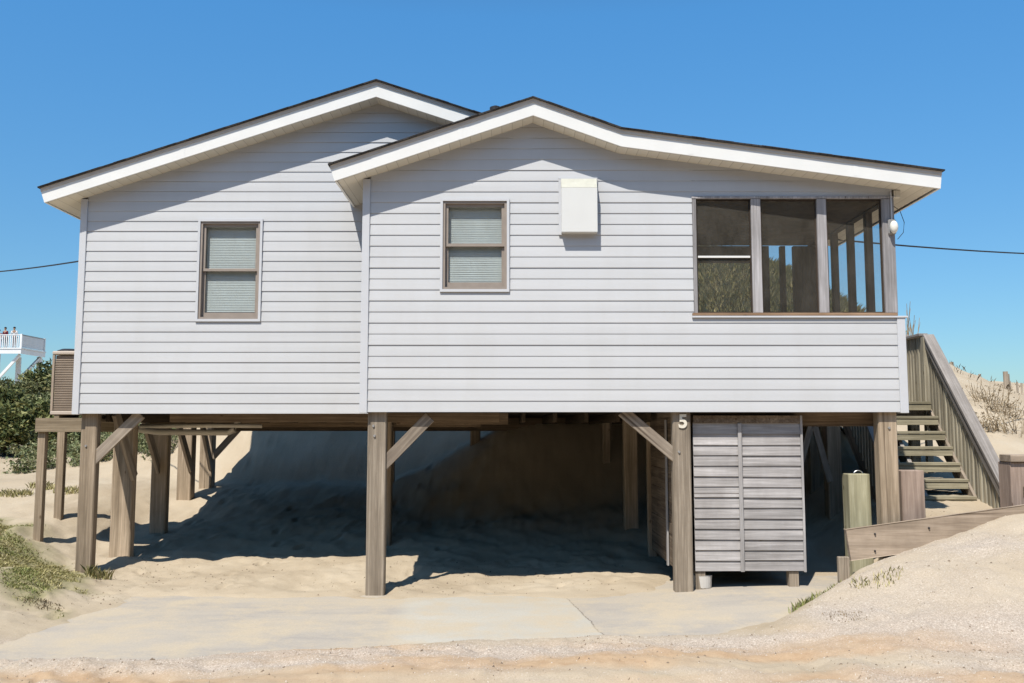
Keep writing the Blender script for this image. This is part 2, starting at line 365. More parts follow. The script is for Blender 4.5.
def terrain(x, y, fine=True):
    x = np.asarray(x, float); y = np.asarray(y, float)
    z = .08*ss(.5, 3.4, x)*ss(7.5, 9.5, y)
    # sand climbing under the house to the dune behind it
    under = np.interp(y, [11.0, 11.9, 12.8, 14, 15.5, 16.6, 17.2, 18.4, 20, 22, 28, 33, 60, 200], [0, .05, .14, .32, .58, .82, .90, 1.82, 2.7, 3.8, 6.6, 6.2, 1.0, 0.])
    left = np.interp(y, [11.0, 12.2, 14, 17, 22, 30, 50, 75, 200], [.10, .22, .5, .95, 1.42, 1.7, 2.6, 3.2, 0])
    wl = ss(-9.5, -4.6, x)
    back = left*(1-wl)+under*wl
    ridge = np.interp(x, [-14, -9, -4, 3, 5.7, 8.1, 10, 11.7, 13.3, 15.6, 40], [2.2, 3.2, 6.2, 6.9, 7.2, 6.6, 5.4, 4.3, 3.38, 3.12, 2.9])
    rprof = np.interp(y, [11, 13.5, 16, 18.4, 22, 25, 28, 33, 60], [.0, .04, .10, .24, .52, .80, 1, .95, .1])
    rb_ = np.interp(y, [11, 13, 15], [.45, .55, .75]); right = rb_+(ridge-rb_)*rprof
    right = np.where(y > 60, right*np.interp(y, [60, 150], [1, 0]), right)
    wr = ss(4.1, 5.3, x)*ss(10.55, 11.1, y)
    z = z+back*(1-wr)*ss(10.8, 11.4, y)+(right)*wr
    z = z+.22*np.exp(-((x-1.9)/1.5)**2-((y-14.9)/1.2)**2)*(1-wr)
    z = z+1.25*ss(-2.6, .6, x)*ss(14.6, 16.9, y)*(1-ss(17.6, 21.5, y))*(1-ss(4.0, 6.5, x))
    # hump of sand at the left of the slab
    z = z+.36*ss(-4.45, -5.7, x)*(1-ss(10.2, 12.2, y))*ss(5.8, 8.2, y)+.30*ss(-5.65, -6.6, x)*ss(9, 11.6, y)*(1-ss(14, 18, y))
    # heap held by the plank at the right
    t = (x-2.0)*.795-(y-8.35)*.606
    wd = np.interp(y, [8.3, 10.4], [2.3, .62])
    kk = np.interp(y, [8.4, 10.4], [1.9, 1.0])
    heap = np.interp(t/kk, [0, .2, .43, .59, .74, .97, 1.22, 1.48, 1.8, 2.6], [0, .20, .34, .44, .51, .57, .65, .73, .80, .86])*ss(7.2, 10.3, y)+.06*ss(5, 7, x)*ss(9, 10.5, y)
    z = z+heap*(1-ss(10.50, 10.9, y))*ss(1.8, 2.4, x+.4)
    # outer world
    far = np.hypot(x, y-10); z = z*(1-ss(120, 320, far))
    sky_block_hill = 12.5*ss(-6, -18, y)*(1-ss(-40, -90, y)); z = z+sky_block_hill  # unseen hill behind the camera, raised to block low sky light
    if fine:
        sd_ = poly_sdf(SLAB, x, y)
        out = ss(-.16, .16, sd_+.24*fbm(x*1.1+5, y*1.9, 5, .6))
        near = 1-ss(16, 40, far)
        loose = ss(0, .35, sd_)
        z = z-.035*(1-out)+.012*out
        z = z+near*loose*(.085*fbm(x*.9, y*.9+3, 4)+.040*fbm(x*4.2, y*4.2, 3)+.024*np.abs(fbm(x*9, y*9, 2)))
        for ax, ay in ((-5.45, 11.75), (-1.52, 10.76), (-5.25, 12.65), (-6.27, 12.45)):
            q = np.hypot(x-ax, y-ay); z = z+(.035*np.exp(-((q-.30)/.14)**2)-.02*np.exp(-(q/.16)**2))*(1+.9*fbm(x*3, y*3, 2))*near
        fp = 0
        for ax, ay, aa in FOOT:
            k_ = (np.abs(x-ax) < .4) & (np.abs(y-ay) < .4)
            if not k_.any(): continue
            u = (x-ax)*math.cos(aa)+(y-ay)*math.sin(aa); v = -(x-ax)*math.sin(aa)+(y-ay)*math.cos(aa); q = (u/.13)**2+(v/.06)**2
            fp = fp+np.where(k_, -.030*np.exp(-q*q)+.014*np.exp(-(q-2.0)**2*1.2), 0)
        z = z+fp*np.clip(loose*1.3, 0, 1)
        tt = np.where((x > -4.1) & (x < -2.3) & (y > 10.55) & (y < 12.0), np.sin((x*.8+y*1.2)*2*math.pi/.11), 0)
        z = z+.006*tt*ss(-4.1, -3.8, x)*(1-ss(-2.7, -2.3, x))*ss(10.55, 10.8, y)*(1-ss(11.6, 12, y))
        road = (1-ss(7.6, 8.6, y))
        z = z+road*near*(.05*fbm(x*.35+4, y*3.2, 3)+.012*fbm(x*14, y*14, 2))
        z = z+(1-ss(60, 200, far))*ss(16, 24, y)*(.10*fbm(x*.28, y*.28, 4)+.07*fbm(x*1.3, y*1.3, 3))
    return z
def tz(x, y, fine=True): return float(terrain(np.array([x]), np.array([y]), fine)[0])

def warp(lo_, a, b, hi_, step, grow):
    c = list(np.arange(a, b+1e-6, step)); s = step
    while c[-1] < hi_: s *= grow; c.append(c[-1]+s)
    s = step; d = []; x = a
    while x > lo_: s *= grow; x -= s; d.append(x)
    return np.array(d[::-1]+c)
gx = warp(-2500, -7.0, 6.8, 2500, .036, 1.045)
gy = warp(-2500, 6.3, 12.4, 2500, .036, 1.028)
GX, GY = np.meshgrid(gx, gy); GZ = terrain(GX, GY)
nx, ny = len(gx), len(gy)
def grid_mesh(name, X, Y, Z):
    ny, nx = X.shape
    me = bpy.data.meshes.new(name)
    co = np.stack([X.ravel(), Y.ravel(), Z.ravel()], 1).astype(np.float32)
    idx = np.arange(nx*ny).reshape(ny, nx)
    f = np.stack([idx[:-1, :-1].ravel(), idx[:-1, 1:].ravel(), idx[1:, 1:].ravel(), idx[1:, :-1].ravel()], 1)
    me.vertices.add(len(co)); me.vertices.foreach_set('co', co.ravel())
    me.loops.add(f.size); me.loops.foreach_set('vertex_index', f.ravel().astype(np.int32))
    me.polygons.add(len(f)); me.polygons.foreach_set('loop_start', np.arange(0, f.size, 4, dtype=np.int32))
    me.update(calc_edges=True); me.validate()
    me.polygons.foreach_set('use_smooth', np.ones(len(f), bool))
    return me
gme = grid_mesh('sand_ground', GX, GY, GZ)
# surface make-up: shell gravel, rusty sand, damp soil under the grass
def add_attr(me, name, arr):
    a = me.attributes.new(name, 'FLOAT', 'POINT'); a.data.foreach_set('value', arr.astype(np.float32).ravel())
def gravel_mask(x, y):
    n = fbm(x*1.1+2, y*2.2, 4)
    road = (1-ss(8.2, 8.9, y+.35*n))
    sd_ = poly_sdf(SLAB, x, y)
    heap = ss(2.2, 3.0, x)*(1-ss(10.45, 10.7, y))*ss(.05, .5, sd_+.5*n)
    g = np.maximum(road*np.clip(.28+1.5*fbm(x*.5, y*2.4+8, 3)+.22*ss(-2, 4, x), .06, .85), heap*np.clip(.75+1.3*fbm(x*.8+3, y*.8, 3), .2, 1)*(1-.75*ss(3.6, 5.4, x)*ss(9.6, 10.4, y)))
    return np.clip(g, 0, 1)
def rust_mask(x, y):
    return (1-ss(7.9, 8.5, y+.3*fbm(x*.8, y*2, 3)))*np.clip(.62+2.0*fbm(x*.35+11, y*2.0+1, 4), 0, 1)*(1-.4*ss(4, 7, np.abs(x)))
add_attr(gme, 'gravel', gravel_mask(GX, GY)); add_attr(gme, 'rust', rust_mask(GX, GY))
GRASS = [(-8.5, 13.4), (-6.9, 13.2), (-6.0, 12.2), (-5.2, 11.7), (-4.75, 10.4), (-4.6, 9.35), (-4.95, 9.3), (-5.6, 10.2), (-6.3, 10.8), (-8.5, 11.2)]
gs = poly_sdf(GRASS, GX, GY)+.5*fbm(GX*1.7, GY*1.7, 4)
add_attr(gme, 'soil', 1-ss(-.25, .25, gs))
add_attr(gme, 'block_hill_scrub', ss(-6.5, -9, GY+1.5*fbm(GX*.3, GY*.3, 3))*(1-ss(-90, -140, GY)))  # dark cover added on the unseen light-blocking hill
def sand_material():
    m, t, b = mat('beach_sand')
    g = N(t, 'ShaderNodeNewGeometry'); P = g.outputs['Position']
    n1 = noise(t, P, .7, 6, .6); n2 = noise(t, P, 9, 6, .7); n3 = noise(t, P, 140, 3, .7)
    base = ramp(t, [(.3, (.46, .37, .26)), (.55, (.55, .455, .33)), (.75, (.60, .51, .385))]); t.links.new(n1, base.inputs[0])
    rust = ramp(t, [(.3, (.48, .315, .185)), (.7, (.59, .43, .275))]); t.links.new(n2, rust.inputs[0])
    n6 = noise(t, P, 62, 5, .8)
    grav = ramp(t, [(.33, (.17, .135, .11)), (.42, (.43, .36, .30)), (.53, (.55, .47, .395)), (.64, (.80, .73, .64))]); t.links.new(n6, grav.inputs[0])
    soil = ramp(t, [(.3, (.21, .21, .09)), (.7, (.42, .36, .22))]); t.links.new(n2, soil.inputs[0])
    def at(n): a = N(t, 'ShaderNodeAttribute'); a.attribute_name = n; return a.outputs['Fac']
    c = base.outputs[0]
    c = mixc(t, at('rust'), c, rust.outputs[0])
    c = mixc(t, at('gravel'), c, grav.outputs[0])
    c = mixc(t, at('soil'), c, soil.outputs[0])
    scr = ramp(t, [(.35, (.025, .032, .012)), (.6, (.07, .075, .03)), (.75, (.13, .115, .06))]); t.links.new(n2, scr.inputs[0])  # dark ground cover of the added hill behind the camera
    c = mixc(t, at('block_hill_scrub'), c, scr.outputs[0])
    sp = ramp(t, [(.30, (.60, .55, .49)), (.39, (1, 1, 1)), (1, (1, 1, 1))]); n4 = noise(t, P, 30, 6, .8); t.links.new(n4, sp.inputs[0])
    c = mixc(t, .9, c, sp.outputs[0], 'MULTIPLY')
    gr = ramp(t, [(.3, (.88, .87, .86)), (.7, (1.05, 1.05, 1.05))]); t.links.new(n3, gr.inputs[0])
    c = mixc(t, 1, c, gr.outputs[0], 'MULTIPLY')
    t.links.new(c, b.inputs['Base Color']); b.inputs['Roughness'].default_value = .95; b.inputs['Specular IOR Level'].default_value = .1
    ad = N(t, 'ShaderNodeMath', operation='ADD'); t.links.new(n4, ad.inputs[0]); t.links.new(n6, ad.inputs[1])
    bump(t, b, ad.outputs[0], .6, .014)
    return m
M['sand'] = sand_material()
ground = link('ground', gme, M['sand']); tag(ground, 'pale beach sand and shell gravel around and under the raised cottage', 'sand', kind='structure')

# concrete driveway (a little uneven, sand drifts over its edges)
dx = np.arange(-5.4, 4.2, .08); dy = np.arange(7.35, 13.6, .08)
DX, DY = np.meshgrid(dx, dy); DZ = slab_z(DX, DY)*ss(7.5, 9.5, DY)-.004+.006*fbm(DX*.8, DY*.8, 3)-.10*ss(.22, .5, poly_sdf(SLAB, DX, DY))
dme = grid_mesh('driveway', DX, DY, DZ)
def concrete_material():
    m, t, b = mat('worn_concrete')
    g = N(t, 'ShaderNodeNewGeometry'); P = g.outputs['Position']
    mp = N(t, 'ShaderNodeMapping'); mp.inputs['Scale'].default_value = (.35, 1.1, 1); mp.inputs['Rotation'].default_value = (0, 0, R_(-9)); t.links.new(P, mp.inputs[0])
    n1 = noise(t, mp.outputs[0], 1.0, 9, .68); n2 = noise(t, P, 60, 4, .7)
    c = ramp(t, [(.30, (.35, .32, .29)), (.43, (.44, .395, .34)), (.55, (.50, .44, .36)), (.75, (.54, .46, .355))]); t.links.new(n1, c.inputs[0])
    sx = N(t, 'ShaderNodeSeparateXYZ'); t.links.new(P, sx.inputs[0])
    # the paler patched panel: between x=-1.0+ and x=0.75-
    def edge(x0, k):                      # x - x0 - k*(y-8.5)
        a = N(t, 'ShaderNodeMath', operation='MULTIPLY_ADD'); t.links.new(sx.outputs['Y'], a.inputs[0]); a.inputs[1].default_value = -k; a.inputs[2].default_value = 8.5*k-x0
        s = N(t, 'ShaderNodeMath', operation='ADD'); t.links.new(sx.outputs['X'], s.inputs[0]); t.links.new(a.outputs[0], s.inputs[1]); return s.outputs[0]
    wob = noise(t, P, 3, 4, .6)
    def step(v, sgn, w_=.03):
        q = N(t, 'ShaderNodeMath', operation='MULTIPLY_ADD'); t.links.new(wob, q.inputs[0]); q.inputs[1].default_value = .12; t.links.new(v, q.inputs[2])
        r = N(t, 'ShaderNodeMapRange'); t.links.new(q.outputs[0], r.inputs[0]); r.inputs['From Min'].default_value = .06-w_*sgn; r.inputs['From Max'].default_value = .06+w_*sgn; return r.outputs[0]
    L = step(edge(-1.05, -.08), 1, .10); Rr = step(edge(.84, -.12), -1, .012)
    mu = N(t, 'ShaderNodeMath', operation='MULTIPLY'); t.links.new(L, mu.inputs[0]); t.links.new(Rr, mu.inputs[1])
    pale = ramp(t, [(.3, (.49, .455, .39)), (.7, (.57, .53, .45))]); t.links.new(n1, pale.inputs[0])
    cc = mixc(t, mu.outputs[0], c.outputs[0], pale.outputs[0])
    # joints / cracks
    def line(v, w_):
        q = N(t, 'ShaderNodeMath', operation='MULTIPLY_ADD'); t.links.new(wob, q.inputs[0]); q.inputs[1].default_value = .10; t.links.new(v, q.inputs[2])
        a = N(t, 'ShaderNodeMath', operation='SUBTRACT'); t.links.new(q.outputs[0], a.inputs[0]); a.inputs[1].default_value = .05
        a2 = N(t, 'ShaderNodeMath', operation='ABSOLUTE'); t.links.new(a.outputs[0], a2.inputs[0])
        r = N(t, 'ShaderNodeMath', operation='LESS_THAN'); t.links.new(a2.outputs[0], r.inputs[0]); r.inputs[1].default_value = w_; return r.outputs[0]
    for x0, k in ((.85, -.12), (3.35, .5)):
        cc = mixc(t, line(edge(x0, k), .008), cc, (.24, .21, .18))
    n3 = noise(t, P, 1.5, 9, .75)
    drift = ramp(t, [(.44, (0, 0, 0)), (.60, (.9, .9, .9))]); t.links.new(n3, drift.inputs[0])
    cc = mixc(t, drift.outputs[0], cc, (.56, .47, .345))
    gr = ramp(t, [(.3, (.86, .86, .86)), (.7, (1.03, 1.03, 1.03))]); t.links.new(n2, gr.inputs[0]); cc = mixc(t, 1, cc, gr.outputs[0], 'MULTIPLY')
    t.links.new(cc, b.inputs['Base Color']); b.inputs['Roughness'].default_value = .9; b.inputs['Specular IOR Level'].default_value = .15
    bump(t, b, n2, .3, .006)
    return m
driveway = link('driveway', dme, concrete_material())
tag(driveway, 'worn concrete driveway slab with a paler patch and drifted sand', 'driveway', kind='structure')

# ------------------------------------------------------------------ THE COTTAGE
RY, LYW, YB = 10.60, 11.57, 16.9        # right front, left front, rear
OH = .27; ZB = 2.06; CH = .1285
house = thing('beach_cottage', 'white vinyl-sided beach cottage raised on wooden pilings', 'house', (0, 11.5, 0))
RP = [(-2.075, 4.880), (.243, 5.668), (1.25, 5.302), (4.905, 4.808)]    # right block, top of shingles
LP = [(-5.875, 4.872), (-1.712, 6.247), (2.4, 4.893)]
def ztop(P, x, off=0):
    for (x0, z0), (x1, z1) in zip(P, P[1:]):
        if x <= x1 or (x1, z1) == P[-1]: return z0+(z1-z0)*(x-x0)/(x1-x0)+off
def strip(P, o_top, o_bot, y0, y1, x0=None, x1=None, sl=(0, 0)):
    x0 = P[0][0] if x0 is None else x0; x1 = P[-1][0] if x1 is None else x1
    xs = [x0]+[p[0] for p in P if x0+.01 < p[0] < x1-.01]+[x1]
    b = MB()
    prof = [(x, ztop(P, x, o_top)) for x in xs]+[(x+(sl[0] if x == xs[0] else 0)-(sl[1] if x == xs[-1] else 0), ztop(P, x, o_bot)+(sl[0]*.335 if x == xs[0] else 0)) for x in xs[::-1]]
    return b.prism(prof, y0, y1)
YPR = 13.72                              # the low roof over the porch stops here
for P, Y in ((LP, LYW), (RP, RY)):
    e = .022; XC = 2.2
    y1 = YB+OH
    E0 = (P[0][0]-e, ztop(P, P[0][0])-e*.34); E1 = (P[-1][0]+e, P[-1][1]-e*(.14 if P is RP else .33))
    def run_(o_top, o_bot, ya, inset=0, PP=P, back=0):
        # one prism to the rear, or a deep one plus the shallow porch bay
        a, c = PP[0][0]+inset, PP[-1][0]-inset
        if P is LP: return strip(PP, o_top, o_bot, ya, y1-back, a, c)
        b = strip(PP, o_top, o_bot, ya, YPR-back, a, c); d = strip(PP, o_top, o_bot, YPR-back+.001, y1-back, a, XC-inset)
        me_ = bpy.data.meshes.new('tmp'); d.bm.to_mesh(me_); d.bm.free(); b.bm.from_mesh(me_); bpy.data.meshes.remove(me_); return b
    rf = run_(-.004, -.013, Y-OH-.044, 0, [E0, *P[1:-1], E1], -.03).build('roof', M['shingle'], house)
    sb_ = MB()
    for (xa_, za_), (xb_, zb_) in zip([E0, *P[1:-1]], [*P[1:-1], E1]):
        L_ = math.hypot(xb_-xa_, zb_-za_); k_ = int(L_/.16); nx_, nz_ = -(zb_-za_)/L_, (xb_-xa_)/L_
        for i_ in range(k_):
            f0, f1 = i_/k_, (i_+1)/k_; t_ = random.uniform(.0, .004); o_ = random.uniform(0, .014)
            q0_ = (xa_+(xb_-xa_)*f0, za_+(zb_-za_)*f0); q1_ = (xa_+(xb_-xa_)*f1, za_+(zb_-za_)*f1)
            sb_.prism([(q0_[0]-nx_*.0035, q0_[1]-nz_*.0035), (q1_[0]-nx_*.0035, q1_[1]-nz_*.0035), (q1_[0]+nx_*t_, q1_[1]+nz_*t_), (q0_[0]+nx_*t_, q0_[1]+nz_*t_)], Y-OH-.045-o_*.5, Y-OH+.3)
    sb_.build('shingle_edge', M['shingle'], rf)
    strip(P, -.015, -.058, Y-OH-.010, Y-OH+.02).build('drip_edge', M['rake_trim'], rf)
    SL = (.05, .05 if P is LP else .018)
    for xj_ in ((-4.15, .35) if P is LP else (-.62, 2.02, 3.9)):
        if P is LP and xj_ > 0: continue
        zj_ = ztop(P, xj_); MB().box(xj_, xj_+.05, Y-OH-.0016, Y-OH+.001, zj_-.200, zj_-.064).build('rake_joint', M['white_trim'], rf)
    strip(P, -.050, -.212, Y-OH, Y-OH+.028, sl=SL).build('rake_board', M['white_trim'], rf)
    run_(-.200, -.215, Y-OH+.030, .078, P, .03).build('soffit', M['soffit'], rf)
    for x, s, ye in ((P[0][0], 1, y1), (P[-1][0], -1, y1 if P is LP else YPR)):
        z = ztop(P, x)
        q_ = SL[0] if s > 0 else SL[1]; zz = q_*.335 if s > 0 else 0
        MB().prism([(x, z-.016), (x+s*.028, z-.016), (x+s*(.028+q_), z-.214+zz), (x+s*q_, z-.214+zz)], Y-OH+.031, ye).build('fascia', M['white_trim'], rf)
    strip(P, -.060, -.212, y1-.028, y1, None, None if P is LP else XC).build('rake_board', M['white_trim'], rf)
    if P is RP: strip(P, -.060, -.212, YPR-.028, YPR, XC+.01).build('rake_board', M['white_trim'], rf)
    if P is LP:
        b = MB(); x, y = .0, 14.6; z = 6.05
        # plumbing vent stub showing above the front roof
        c = W(495.5, 108, 13.2); b.lathe(c.x, c.y, [(.055, 5.2), (.055, c.z-.04), (.085, c.z-.04), (.085, c.z+.005), (.03, c.z+.03)], 12)
        b.build('roof_vent', M['dark'], rf)

def siding(x0, x1, P, Y, holes, name, ztopmax=None, lap=.0080):
    b = MB(); bm = b.bm
    cuts = sorted({x0, x1, *[h for H in holes for h in H[:2] if x0 < h < x1], *[p[0] for p in P if x0 < p[0] < x1]})
    cells = []
    for xa, xb in zip(cuts, cuts[1:]):
        k = max(1, int((xb-xa)/2.4+.5))
        cells.append((xa, xb))
    prof = [(0, 1.0), (.12, .95), (.6, .50), (1.0, .0)]
    nrow = int((6.3-ZB)/CH)+1
    for r in range(nrow):
        zA = ZB+r*CH; zB = zA+CH
        jit = random.uniform(-.0015, .0015)
        for xa, xb in cells:
            spans = [(zA, zB)]
            for hx0, hx1, hz0, hz1 in holes:
                if hx0 <= xa+1e-6 and hx1 >= xb-1e-6:
                    ns = []
                    for a, c in spans:
                        if hz1 <= a or hz0 >= c: ns.append((a, c)); continue
                        if a < hz0: ns.append((a, hz0))
                        if c > hz1: ns.append((hz1, c))
                    spans = ns
            for a, c in spans:
                za, zb = ztop(P, xa+1e-5, -.208), ztop(P, xb-1e-5, -.208)
                if max(za, zb) <= a: continue
                def yy(z):
                    t = (z-zA)/CH
                    for (t0, v0), (t1, v1) in zip(prof, prof[1:]):
                        if t <= t1+1e-9: return Y-jit-lap*(v0+(v1-v0)*(t-t0)/(t1-t0))
                    return Y-jit
                lv = [a]+[zA+q*CH for q, _ in prof if a+1e-5 < zA+q*CH < c-1e-5]+[c]
                def top(x): return za+(zb-za)*(x-xa)/(xb-xa)
                for l0, l1 in zip(lv, lv[1:]):
                    pts = [(xa, l0), (xb, l0), (xb, l1), (xa, l1)]
                    out = []
                    for i in range(4):
                        p, q = pts[i], pts[(i+1) % 4]; dp = top(p[0])-p[1]; dq = top(q[0])-q[1]
                        if dp >= 0: out.append(p)
                        if dp*dq < 0: s_ = dp/(dp-dq); out.append((p[0]+(q[0]-p[0])*s_, p[1]+(q[1]-p[1])*s_))
                    if len(out) >= 3: b.poly([(x, yy(z), z) for x, z in out])
                if abs(a-zA) < 1e-6 and min(za, zb) > a: b.poly([(xa, Y-jit-lap, a), (xb, Y-jit-lap, a), (xb, Y+.004, a), (xa, Y+.004, a)])
    return b.build(name, M['siding'], house, normals=False)
WL = (-3.985, -3.165, 3.215, 4.525)      # left window: outer trim rectangle
WR = (-.835, -.030, 3.445, 4.545)
PO = (2.10, 4.47, 3.165, 4.575)          # porch opening
LX0, LX1, RX0, RX1 = -5.40, -1.66, -1.655, 4.435
LXB = -.30
siding(LX0, LXB, LP, LYW, [WL, (LX1, 9, 0, 4.95)], 'siding')
siding(RX0, RX1, RP, RY, [WR, (PO[0], 9, PO[2], PO[3])], 'siding')
# corner boards
def cb(x0, x1, y0, y1, z0, z1, m='corner'): return MB().box(x0, x1, y0, y1, z0, z1, .004).build('corner_board', M[m], house)
cb(-5.485, LX0, LYW-.022, LYW+.09, ZB-.012, ztop(LP, -5.48, -.216))
cb(-1.742, RX0, RY-.022, RY+.09, ZB-.012, ztop(RP, -1.74, -.216))
cb(RX1, 4.53, RY-.022, RY+.09, ZB-.012, 3.16)
cb(4.455, 4.53, RY-.022, RY+.09, PO[3]-.02, ztop(RP, 4.53, -.216), 'soffit')
# other walls (sheathed, plain siding) and floors
MB().box(-5.47, -5.40, LYW+.091, YB, ZB, 4.62).build('side_wall', M['siding'], house)
MB().box(-5.40, 2.0, YB-.07, YB, ZB, 4.75).build('rear_wall', M['siding'], house)
MB().box(-1.735, -1.66, RY+.091, LYW-.02, ZB, 4.72).build('side_wall', M['siding'], house)
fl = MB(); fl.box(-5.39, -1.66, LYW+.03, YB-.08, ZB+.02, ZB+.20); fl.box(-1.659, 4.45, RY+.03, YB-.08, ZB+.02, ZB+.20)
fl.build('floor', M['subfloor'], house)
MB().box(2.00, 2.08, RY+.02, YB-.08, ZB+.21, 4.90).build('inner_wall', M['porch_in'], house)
# ---- windows
def window(R, Y, blind_drop):
    x0, x1, z0, z1 = R; tw = .030
    def ring(b, a0, a1, c0, c1, w_, ya, yb, wb=None):
        wb = wb or w_
        b.box(a0, a0+w_, ya, yb, c0, c1); b.box(a1-w_, a1, ya, yb, c0, c1)
        b.box(a0+w_, a1-w_, ya, yb, c1-w_, c1); b.box(a0+w_, a1-w_, ya, yb, c0, c0+wb); return b
    wn = ring(MB(), x0, x1, z0, z1, tw, Y-.026, Y+.03).build('window', M['corner'], house)
    ring(MB(), x0+tw, x1-tw, z0+tw, z1-tw, .028, Y-.010, Y+.11).build('frame', M['tan_frame'], wn)
    a0, a1, c0, c1 = x0+tw+.028, x1-tw-.028, z0+tw+.028, z1-tw-.028; zm = c0+(c1-c0)*.51
    ring(MB(), a0, a1, zm-.02, c1, .034, Y+.020, Y+.045).build('sash', M['tan_frame'], wn)
    ring(MB(), a0, a1, c0, zm+.018, .034, Y+.048, Y+.075, .062).build('sash', M['tan_frame'], wn)
    MB().box(a0+.034, a1-.034, Y+.031, Y+.034, zm+.014, c1-.034).build('pane', M['glass'], wn)
    MB().box(a0+.034, a1-.034, Y+.060, Y+.063, c0+.062, zm-.016).build('pane', M['glass'], wn)
    bl = MB(); z = c1-.03
    bl.box(a0+.02, a1-.02, Y+.085, Y+.105, c1-.03, c1+.01)
    while z > c0+.02:
        bl.bar((a0+.03, Y+.094, z), (a1-.03, Y+.094, z), .028, .0012, up=(0, -.93, .36)); z -= .0215
    bl.build('blind', M['blind'], wn)
    MB().box(a0-.05, a1+.05, Y+.15, Y+.17, c0-.05, c1+.05).build('curtain', M['curtain'], wn)
    return wn
window(WL, LYW, .5); window(WR, RY, .5)
# ---- exhaust hood
hx0, hx1, hz0, hz1 = .572, .985, 4.128, 4.775
b = MB(); b.box(hx0-.028, hx0+.012, RY-.03, RY-.001, hz0-.015, hz1+.012); b.box(hx1-.012, hx1+.012, RY-.03, RY-.001, hz0+.05, hz1+.012)
b.box(hx0-.028, hx1+.012, RY-.032, RY-.0005, hz1, hz1+.014)
hb = b.build('wall_hood', M['corner'], house)
b = MB()
b.prism([(hx0, hz0), (hx1, hz0), (hx1, hz1-.13), (hx0, hz1-.13)], RY-.125, RY-.004)
b.build('hood_cover', M['hood'], hb)
b = MB()
A = [(hx0, RY-.125, hz1-.128), (hx1, RY-.125, hz1-.128), (hx1, RY-.045, hz1-.002), (hx0, RY-.045, hz1-.002)]
Bk = [(x, RY-.002, z) for x, y, z in A]
b.poly(A); b.poly(Bk[::-1])
for i in range(4): b.poly([A[i], Bk[i], Bk[(i+1) % 4], A[(i+1) % 4]])
bmesh.ops.remove_doubles(b.bm, verts=b.bm.verts, dist=.0001)
b.build('hood_top', M['hood_edge'], hb)
# ---- porch screens and posts
def xs(px, Y=RY): return W(px, 256, Y).x
pz0, pz1 = PO[2], PO[3]
pt = MB(); pt.box(PO[0]-.004, 4.454, RY-.018, RY+.06, pz1-.028, pz1-.003).build('porch_header', M['porch_post'], house)
MB().box(PO[0]-.02, 4.445, RY-.03, RY+.13, pz0+.001, pz0+.034, .004).build('porch_sill', M['sill'], house)
MB().box(PO[0]-.025, 4.56, RY-.034, RY+.12, pz0-.022, pz0-.001, .003).build('sill_trim', M['corner'], house)
MB().box(PO[0]+.002, PO[0]+.045, RY-.012, RY+.05, pz0+.036, pz1-.03).build('porch_post', M['porch_post'], house)
for a, c in ((752, 761.5), (818, 827.5)):
    MB().box(xs(a), xs(c), RY-.012, RY+.085, pz0+.036, pz1-.03, .004).build('porch_post', M['porch_post'], house)
MB().box(xs(883.5), 4.455, RY-.012, RY+.10, pz0+.036, pz1-.03, .004).build('porch_post', M['porch_post'], house)
edges = [(PO[0]+.046, xs(752)-.001), (xs(761.5)+.001, xs(818)-.001), (xs(827.5)+.001, xs(883.5)-.001)]
zbar = W(720, 256.5, RY).z
for i, (a, c) in enumerate(edges):
    fr = MB()
    for x in (a, c-.016): fr.box(x, x+.016, RY+.02, RY+.045, pz0+.036, pz1-.032)
    fr.box(a+.017, c-.017, RY+.02, RY+.045, pz1-.056, pz1-.032); fr.box(a+.017, c-.017, RY+.02, RY+.045, pz0+.036, pz0+.052)
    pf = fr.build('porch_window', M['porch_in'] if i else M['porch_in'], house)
    if i == 0: MB().box(a+.017, c-.017, RY+.012, RY+.04, zbar-.011, zbar+.011).build('sash_bar', M['white_trim'], pf)
    MB().box(a+.017, c-.017, RY+.030, RY+.033, pz0+.053, pz1-.057).build('pane', M['screen'], pf)
# porch interior
PYB = 13.35
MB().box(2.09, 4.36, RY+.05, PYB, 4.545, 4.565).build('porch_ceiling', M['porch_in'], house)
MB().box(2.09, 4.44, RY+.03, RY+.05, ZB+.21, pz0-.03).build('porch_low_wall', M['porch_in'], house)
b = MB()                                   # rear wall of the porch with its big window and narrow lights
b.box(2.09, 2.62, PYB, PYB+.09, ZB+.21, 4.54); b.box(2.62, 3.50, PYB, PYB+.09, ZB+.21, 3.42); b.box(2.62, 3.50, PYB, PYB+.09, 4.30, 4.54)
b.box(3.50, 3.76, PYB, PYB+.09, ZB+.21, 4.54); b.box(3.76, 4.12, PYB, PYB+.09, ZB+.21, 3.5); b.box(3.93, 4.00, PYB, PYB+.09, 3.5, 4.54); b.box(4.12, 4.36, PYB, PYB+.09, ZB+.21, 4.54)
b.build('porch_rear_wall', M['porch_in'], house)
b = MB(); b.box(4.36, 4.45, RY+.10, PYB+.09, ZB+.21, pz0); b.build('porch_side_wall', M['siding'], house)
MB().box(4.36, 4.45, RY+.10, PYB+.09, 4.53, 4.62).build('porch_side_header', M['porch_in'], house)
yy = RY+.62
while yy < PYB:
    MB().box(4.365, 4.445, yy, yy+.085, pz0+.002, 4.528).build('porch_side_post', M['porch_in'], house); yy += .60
MB().box(4.36, 4.45, PYB, PYB+.09, pz0+.002, 4.528).build('porch_side_post', M['porch_in'], house)
